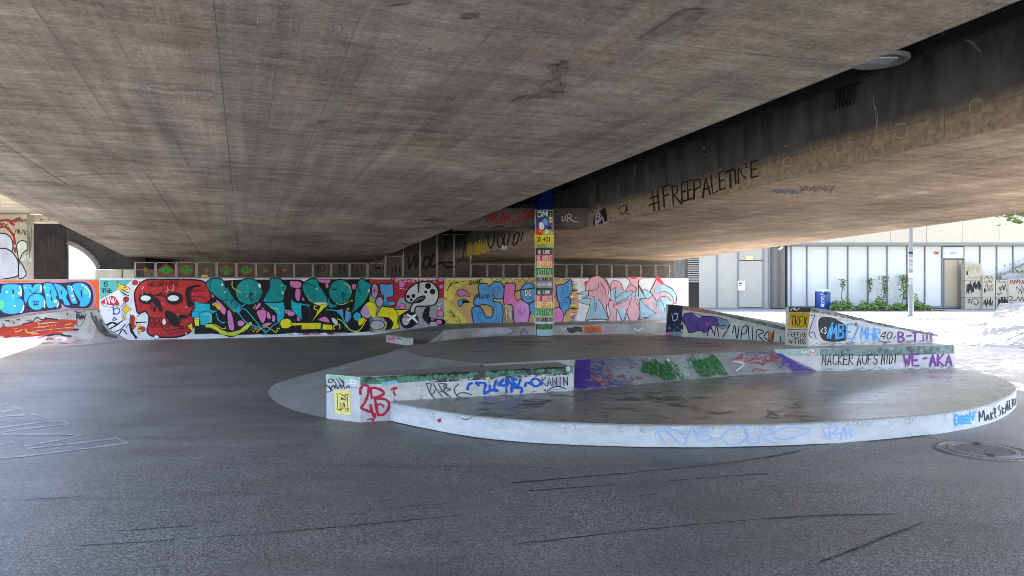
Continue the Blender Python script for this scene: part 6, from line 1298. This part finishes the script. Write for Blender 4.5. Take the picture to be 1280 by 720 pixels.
for m_ in ms: b.box(X(m_)-.026, X(m_)+.026, YF-.04, YF+.1, .05, zt-.03, M_MULL)
b.box(X(984), 62, YF-.03, YF+.1, .03, .16, M_MULL); b.build('mullions', hall)
# cream door with a small sign box above
dr = MB(); dr.box(X(1178.5), X(1203), YF-.02, YF+.06, .05, Zz(324.5), M_DOOR); door = dr.build('door', hall, bevel=.01)
b = MB(); b.box(X(1179), X(1180.5), YF-.06, YF-.021, .05, Zz(324.5), M_MULL); b.box(X(1196.5), X(1197.5), YF-.05, YF-.021, .05, Zz(325), M_MULL); b.box(X(1200.5), X(1201.8), YF-.08, YF-.021, 1.0, 1.25, M_STEEL); b.build('handle', door)
b = MB(); b.box(X(1178.5), X(1203.5), YF-.05, YF+.05, Zz(323), Zz(308.5), plain('white_panel', (.5, .5, .49), .5, .03, 2, 0)); b.box(X(1187), X(1195), YF-.07, YF-.051, Zz(318), Zz(315), M_STEEL); b.build('sign_box', hall)
b = MB(); b.tube([Vector((X(1169), YF-.03, Zz(316))), Vector((X(1172), YF-.1, Zz(316.4)))], .07, plain('red_alarm', (.55, .08, .05), .4), 10); b.build('alarm_bell', hall)
# metal panels, door with notice, brown ribbed return
for a, e in ((862.5, 867.5), (868.5, 895.5), (896.5, 921.5)):
    b = MB(); b.box(X(a), X(e), YF-.06, YF+.1, .02, zt-.02, M_PANEL)
    b.build('metal_panel', hall)
b = MB()
for x in (868, 896, 922.3, 954, 961): b.box(X(x)-.045, X(x)+.045, YF-.10, YF+.1, .01, zt-.02, M_MULL)
b.box(X(862), X(961), YF-.09, YF+.1, .0, .07, M_MULL); b.build('panel_frames', hall)
b = MB(); b.box(X(923.3), X(953), YF-.05, YF+.1, .10, Zz(326), M_PANEL); b.box(X(923.3), X(953), YF-.05, YF+.1, Zz(325), zt-.02, M_PANEL); md = b.build('metal_door', hall)
b = MB(); b.box(X(921.2), X(930.5), YF-.135, YF-.12, Zz(363), Zz(351), plain('cream_paper', (.72, .68, .52), .8, .04, 3, 0)); pa = b.build('notice', md)
b = MB(); b.box(X(923.2), X(926.2), YF-.139, YF-.136, Zz(355), Zz(353), M_BLACK); b.box(X(922.5), X(927), YF-.139, YF-.136, Zz(357.2), Zz(356.6), M_BLACK); b.box(X(922.5), X(926), YF-.139, YF-.136, Zz(358.8), Zz(358.3), M_BLACK); b.build('print', pa)
b = MB(); b.box(X(932), X(940.5), YF-.12, YF-.051, Zz(325), Zz(320.5), plain('yellow_lamp_glass', (.75, .66, .25), .4)); b.build('door_lamp', md)
b = MB(); b.box(X(954.6), X(961), YF-.03, YF+.1, .05, zt, M_PANEL)
for i in range(14): xx = X(961.5)+i*.058; b.box(xx, xx+.042, YF-.04-.012*i/2, YF+.1, .05, zt, M_RIB)
b.build('ribbed_return', hall)
cm = MB(); q = Vector((X(973), YF-.25, Zz(311))); cm.tube([q+Vector((.10, .2, .09)), q+Vector((.06, .05, .06))], .03, M_LENS, 8); cm.tube([q+Vector((.10, -.05, .07)), q+Vector((-.12, -.18, -.05))], .055, M_LENS, 12)
cam_o = cm.build('security_camera', None, False, .008); tag(cam_o, 'small white security camera under the hall eaves above brown cladding', 'camera')
# ------------------------------------------------------------------ things in front of the hall
bx, by = X(1028, 37.6), 37.6; r_ = 8.7/F*37.6
bn = empty('rubbish_bin', (bx, by, 0), 'blue cylindrical rubbish bin with white lettering in front of the hall', 'bin')
M_BLUE = plain('blue_bin_paint', S(25, 85, 170, .5), .4, .08, 3, .03, .5); M_WHT = plain('white_vinyl', (.8, .8, .8), .5)
b = MB(); b.lathe([(0, .03), (r_*.94, .03), (r_*.97, .06), (r_*.97, .10), (r_, .12), (r_, .92), (r_*.985, .94), (r_*.9, .94), (r_*.88, .80)], (bx, by, 0), M_BLUE, 32); b.build('drum', bn, True)
b = MB(); b.lathe([(r_*.9, .955), (r_*1.01, .955), (r_*1.02, 1.0), (r_*.8, 1.04), (0, 1.055)], (bx, by, 0), plain('pale_lid', (.36, .50, .55), .4), 32); b.box(bx-.10, bx+.10, by-r_*1.06, by-r_*.98, .80, .90, M_BLACK); b.build('lid', bn, False)
b = MB(); P__ = [Vector((bx-r_*1.0, by-.02, z)) for z in (.1, .9)]; b.tube(P__, .022, M_BLACK, 6); P__ = [Vector((bx+r_*1.0, by-.05, z)) for z in (.1, .9)]; b.tube(P__, .03, plain('dark_blue_trim', S(15, 40, 110), .5), 6); b.build('hinge_bars', bn)
bs = Canvas(surf_plane((bx, by-r_-.003, 0), (0, -1, 0)), .001)
bs.text('G', (1029.5, 383), (1029.5, 379.4), (-2.8, 0), .45, M_WHT, False, .02); bs.text('RECYCLE', (1030.3, 383.2), (1030.3, 366.0), (-3.0, 0), .42, M_WHT, False, .02, .25); bs.fill(ell(1029, 364.6, 1, .8), M_WHT, False); bs.stroke([(1025.5, 385.2), (1033, 385.2)], .3, M_WHT)
bs.mb.v = [(x_, by-math.sqrt(max(r_*r_-(x_-bx)**2, 0))-.004, z_) for x_, y_, z_ in bs.mb.v]
bs.build('lettering', bn)
# lamp post
lp = on_z(1138.5, 394.5); M_LP = plain('pale_lamp_post', (.20, .20, .195), .5, .06, 3, .05, .4)
lamp = empty('lamp_post', lp, 'pale slim lamp post with stickers standing on the sunlit plaza', 'lamp post')
b = MB(); b.lathe([(.16, 0), (.16, .05), (.105, .06), (.10, 1.1), (.085, 1.25), (.075, 4.5), (.055, 7.6)], lp, M_LP, 20); b.build('post', lamp, True)
b = MB(); b.tube([lp+Vector((0, 0, 7.55)), lp+Vector((-.3, -.1, 7.9)), lp+Vector((-1.0, -.35, 8.05))], .04, M_LP, 8); b.build('arm', lamp, True)
b = MB(); b.box(-.55, .15, -.13, .13, -.06, .06, M_LP, Matrix.Translation(lp+Vector((-1.2, -.42, 8.06))) @ Matrix.Rotation(R(19), 4, 'Z')); b.build('lamp_head', lamp, bevel=.02)
for y, h, m_, in ((316, .09, M_BLACK), (323, .12, M_STEEL), (329, .1, M_STEEL), (334, .16, M_STEEL), (344, .2, M_WHT), (352, .24, M_STEEL)):
    z_ = Zz(y, lp.y); b = MB(); rr = .0875 if z_ < 4 else .08; b.lathe([(rr-.002, 0), (rr, .002), (rr, h), (rr-.002, h+.002)], lp+Vector((0, 0, z_-h/2)), m_, 20); b.build('sticker', lamp)
# cabinets
CABS = [(1206.5, 1227.5, 329, 38.4, [351, 372], 'tall cream utility cabinet in three tiers covered in black tags by the door'), (1228.3, 1244, 343.5, 38.3, [371.5], 'middle cream utility cabinet with black tags, slimmer than its neighbours'), (1245, 1260, 349.5, 38.3, [371.5], 'low narrow cream utility cabinet with dense black tag at its foot'), (1260.6, 1300, 348, 38.25, [], 'wide pale cabinet with long flowing black and red tags at the far right')]
M_CAB = plain('cream_cabinet', (.34, .30, .22), .6, .06, 2, .05)
for i, (xa, xb, yt, Yc, seams, lab) in enumerate(CABS):
    e = empty('utility_cabinet', (X((xa+xb)/2, Yc), Yc, 0), lab, 'cabinet', 'utility cabinets beside the hall door')
    zs_ = [0.0]+[Zz(y, Yc) for y in reversed(seams)]+[Zz(yt, Yc)]
    for a, c_ in zip(zs_, zs_[1:]):
        b = MB(); b.box(X(xa, Yc), X(xb, Yc), Yc, Yc+.38, a+.012, c_-.012, M_CAB); o = b.build('door_panel', e, bevel=.01)
    b = MB(); b.box(X(xa, Yc)+.02, X(xb, Yc)-.02, Yc+.03, Yc+.36, 0, zs_[-1]-.02, M_MULL); b.build('body', e)
    c = Canvas(surf_plane((0, Yc, 0), (0, -1, 0)), .003)
    if i == 0:
        for k in range(3): c.scribble(1208+k*6, 331, 1213+k*6, 339, 8, .5, P_(150, 130, 95), k)
        c.scribble(1209, 346, 1226, 348.5, 12, .5, P_(110, 95, 70), 5); c.fill([(1208, 339), (1210, 339), (1210, 344), (1208, 344)], BLACK, False)
        for k in range(6): c.scribble(1208+k*3, 353, 1211+k*3, 366-k, 5, 1.0, BLACK, k)
        c.stroke([(1209, 375), (1213, 374), (1210, 378), (1215, 377)], .9, BLACK); c.stroke([(1214, 380), (1216, 374), (1221, 374), (1223, 378), (1219, 381), (1217, 377)], .9, BLACK)
    elif i == 1:
        for k in range(4): c.scribble(1231, 345.5+k*5, 1241, 349+k*5, 8, .6, P_(60, 52, 40), k+3)
        c.fill([(1230, 360), (1231.6, 360), (1231.6, 366), (1230, 366)], BLACK, False)
        for k in range(3): c.scribble(1229.5+k*4, 374, 1233+k*4, 382, 5, .9, BLACK, k+7)
    elif i == 2:
        c.scribble(1246, 351, 1257, 354, 9, .5, P_(70, 60, 45), 3); c.scribble(1249, 357, 1258, 364, 9, .7, BLACK, 4); c.scribble(1246.5, 366, 1252, 369, 5, .6, BLACK, 4)
        for k in range(5): c.scribble(1247+k*2.6, 373, 1250+k*2.6, 383, 5, .9, BLACK, k+11)
    else:
        for k in range(3): c.scribble(1262+k*6, 349.5, 1268+k*6, 354, 6, .7, P_(60, 40, 40), k); 
        c.scribble(1263, 350, 1281, 356, 9, .5, P_(190, 90, 80), 9); c.scribble(1270, 357, 1285, 362, 8, .6, BLACK, 2); c.scribble(1272, 363, 1288, 367, 8, .6, BLACK, 5)
        c.stroke([(1261, 370), (1266, 372), (1262, 376), (1270, 375), (1273, 371), (1275, 376), (1278, 371), (1280, 377), (1284, 372), (1288, 378)], .9, BLACK); c.stroke([(1263, 378), (1275, 379), (1295, 377)], .6, BLACK)
    c.build('graffiti', e)
b = MB(); b.box(X(1250, 38.9), X(1400, 38.9), 38.75, 38.9, 0, Zz(341, 38.9), plain('pale_parapet', (.36, .365, .365), .7, .05, 1, .1)); pr = b.build('parapet_wall', bevel=.01); tag(pr, 'pale low parapet wall behind the utility cabinets', 'wall')
b = MB(); yy = 38.6; b.tube([Vector((X(1254, yy), yy, Zz(343, yy))), Vector((X(1281, yy), yy, Zz(329, yy))), Vector((X(1330, yy), yy, Zz(305, yy)))], .05, M_MULL, 8); rl = b.build('stair_rail'); tag(rl, 'sloping dark stair rail above the pale parapet', 'rail')
# bank of pale concrete at the far right
M_PALEC = old_concrete('pale_concrete', (.115, .113, .108), (.18, .178, .172), 1.2, .15)
a0, a1, a2 = on_z(1226, 419), on_z(1254, 427.5), on_z(1300, 442)
b = MB(); b.prism([(a0.x, a0.y), (a1.x, a1.y), (a2.x, a2.y), (a2.x+4, a2.y+1.5), (a2.x+7.5, a0.y+6), (a0.x+5.5, a0.y+7.5)], 0, [.01, .01, .01, .35, .75, .65], M_PALEC)
bk_ = b.build('concrete_bank'); tag(bk_, 'pale low concrete bank at the right edge beyond the manhole', 'bank')
# manhole
mc = on_z(1229, 563.2); mh = empty('manhole_cover', (mc.x, mc.y, 0), 'round cast iron manhole cover in the asphalt at the lower right', 'manhole')
b = MB(); b.lathe([(.415, .0), (.412, .008), (.36, .008), (.355, .003), (.335, .003), (.332, .009), (.315, .009), (.312, .002)], (mc.x, mc.y, .001), M_IRON, 64)
for i in range(44):
    t = 2*math.pi*i/44; b.box(.37, .402, -.012, .012, .008, .013, M_IRON, Matrix.Translation((mc.x, mc.y, 0)) @ Matrix.Rotation(t, 4, 'Z'))
b.build('frame_ring', mh)
b = MB(); b.lathe([(0, .004), (.255, .004), (.258, .011), (.302, .011), (.306, .002)], (mc.x, mc.y, .001), M_IRON, 64)
k_ = 14
for i in range(-k_, k_+1):
    for j in range(-k_, k_+1):
        if (i*i+j*j)*.017*.017 < .248**2 and (i+j) % 2 == 0: b.box(mc.x+i*.017-.0065, mc.x+i*.017+.0065, mc.y+j*.017-.0065, mc.y+j*.017+.0065, .0052, .0105, M_IRON)
for t in (70, 250): b.box(.20, .30, -.03, .03, .0125, .0155, M_BLACK, Matrix.Translation((mc.x, mc.y, 0)) @ Matrix.Rotation(R(t), 4, 'Z'))
b.build('lid', mh)
# ------------------------------------------------------------------ plants
def leaf_mats(base, c1, c2, c3): return [plain(base+n, c, .55, .35, 6, 0, .35) for n, c in (('_dark', c1), ('_mid', c2), ('_light', c3))]
LV = leaf_mats('ivy_leaf', (.05, .095, .025), (.09, .16, .035), (.15, .23, .05)); TV = leaf_mats('tree_leaf', (.05, .09, .02), (.10, .16, .03), (.19, .25, .05))
M_BARK = plain('bark', (.14, .115, .09), .9, .3, 6, .5)
def leaf(b, p, s, m, rnd, flat=.5):
    d = Vector((rnd.gauss(0, 1), rnd.gauss(0, 1), rnd.gauss(0, flat))).normalized(); u = d.cross(Vector((rnd.gauss(0, 1), rnd.gauss(0, 1), rnd.gauss(0, 1)))).normalized()
    b.face([p-d*s, p+u*s*.45, p+d*s, p-u*s*.45], m)
def plant(name, label, cat, fn, group=None, at=None):
    e = empty(name, at, label, cat, group); fn(e); return e
rnd = random.Random(31)
def bed(e):
    b = MB()
    for i in range(5200):
        x = rnd.uniform(1037, 1165); Y = rnd.uniform(36.6, 38.6); h = .62*(.55+.45*math.sin(x*.21)*math.sin(x*.083+1))*min(1, (x-1034)/8, (1168-x)/14)
        p = Vector((X(x, Y), Y, abs(rnd.gauss(0, .45))*h+.03)); leaf(b, p, rnd.uniform(.05, .11), rnd.choice(LV), rnd)
    b.build('leaves', e)
    b = MB(); b.box(X(1036, 37.6), X(1167, 37.6), 36.6, 38.7, 0, .03, plain('soil', (.06, .045, .03), .95)); b.build('soil', e)
plant('ivy_bed', 'long bed of low green ivy along the foot of the hall', 'plants', bed, None, (X(1100, 37.6), 37.6, 0))
for i, (x, top, lab) in enumerate(((1052.5, 349, 'thin climbing plant on the hall nearest the blue bin'), (1086, 348, 'wispy climbing plant with bare stem second from the bin on the hall'), (1104.5, 345, 'fuller climbing plant with pale leaves third from the bin on the hall'), (1129, 343, 'tallest densest climbing plant on the hall just left of the lamp post'))):
    def climb(e):
        Y = 38.75; x0 = X(x, Y); h = Zz(top, Y); b = MB(); pts = [Vector((x0+.05*math.sin(k*1.3+i), Y-.02*(k % 2), h*k/8)) for k in range(9)]; b.tube(pts, .018, M_BARK, 6); b.build('stem', e)
        b = MB()
        for k in range([90, 110, 190, 330][i]):
            t = rnd.random()**.6; sp = [.20, .20, .24, .34][i]*(.5+t)*.6; leaf(b, Vector((x0+rnd.gauss(0, sp*.6), Y-.12+rnd.gauss(0, .06), h*(.25 if i > 1 else .55)+(h*.75 if i > 1 else h*.45)*t)), rnd.uniform(.04, .085), rnd.choice(LV), rnd)
        b.build('leaves', e)
    plant('climbing_plant', lab, 'climbing plant', climb, 'climbing plants on the hall', (X(x, 38.75), 38.75, 0))
def shrub(e):
    b = MB()
    for k in range(420): leaf(b, Vector((X(1282, 39)+rnd.gauss(0, .45), 38.35+rnd.gauss(0, .15), Zz(341, 38.7)+abs(rnd.gauss(0, .22)))), rnd.uniform(.05, .1), rnd.choice(LV), rnd)
    b.build('leaves', e); b = MB(); b.tube([Vector((X(1282, 39), 38.4, 0)), Vector((X(1282, 39), 38.4, 1.9))], .03, M_BARK); b.build('stem', e)
plant('shrub', 'green shrub showing over the parapet at the right edge', 'shrub', shrub, None, (X(1282, 39), 38.4, 0))
def make_tree(at, th, cc, cr_, n, seed, lab, extra=()):
    e = empty('plaza_tree', at, lab, 'tree', 'trees beside the plaza'); rnd = random.Random(seed); at = Vector(at); cc = Vector(cc)
    b = MB(); top = Vector((at.x*.6+cc.x*.4, at.y*.6+cc.y*.4, th)); b.tube([at, at*.7+top*.3+Vector((.05, 0, 0)), top], [.2, .17, .13], M_BARK, 10)
    cl = []
    for k in range(26):
        d = Vector((rnd.gauss(0, 1), rnd.gauss(0, 1), rnd.gauss(0, .8))).normalized()*rnd.uniform(.45, 1); q = cc+Vector((d.x*cr_[0], d.y*cr_[1], d.z*cr_[2])); cl.append((q, rnd.uniform(.7, 1.3)))
    for q in extra: cl.append((Vector(q), .55))
    for q, s_ in cl: 
        m_ = top.lerp(q, .5)+Vector((rnd.gauss(0, .2), rnd.gauss(0, .2), .25)); b.tube([top, m_, q], [.09, .045, .012], M_BARK, 6)
    b.build('trunk', e, True)
    b = MB()
    for q, s_ in cl:
        for k in range(int(n/len(cl)*(.4 if s_ < .6 else 1))):
            p = q+Vector((rnd.gauss(0, s_*.55), rnd.gauss(0, s_*.55), rnd.gauss(0, s_*.38))); leaf(b, p, rnd.uniform(.09, .17), rnd.choice(TV), rnd, .4)
    b.build('crown', e)
make_tree((17.6, 23.6, 0), 3.4, (14.6, 22.0, 6.6), (4.2, 4.2, 2.0), 6500, 3, 'leafy tree at the plaza edge whose lowest leaves hang in at the upper right', [(19.0, 28.0, 4.1), (17.6, 27.3, 4.35)])
make_tree((24.5, 31.5, 0), 3.8, (20.5, 29.0, 7.2), (4.6, 4.2, 2.0), 6500, 4, 'leafy tree farther back on the plaza shading the paving')
make_tree((14.6, 17.6, 0), 4.2, (12.0, 17.2, 7.8), (3.4, 3.6, 1.8), 8000, 6, 'added unseen tree nearest the bridge, there to shade the ground beside the island')  # hidden tree, added only to shade the ground by the disc
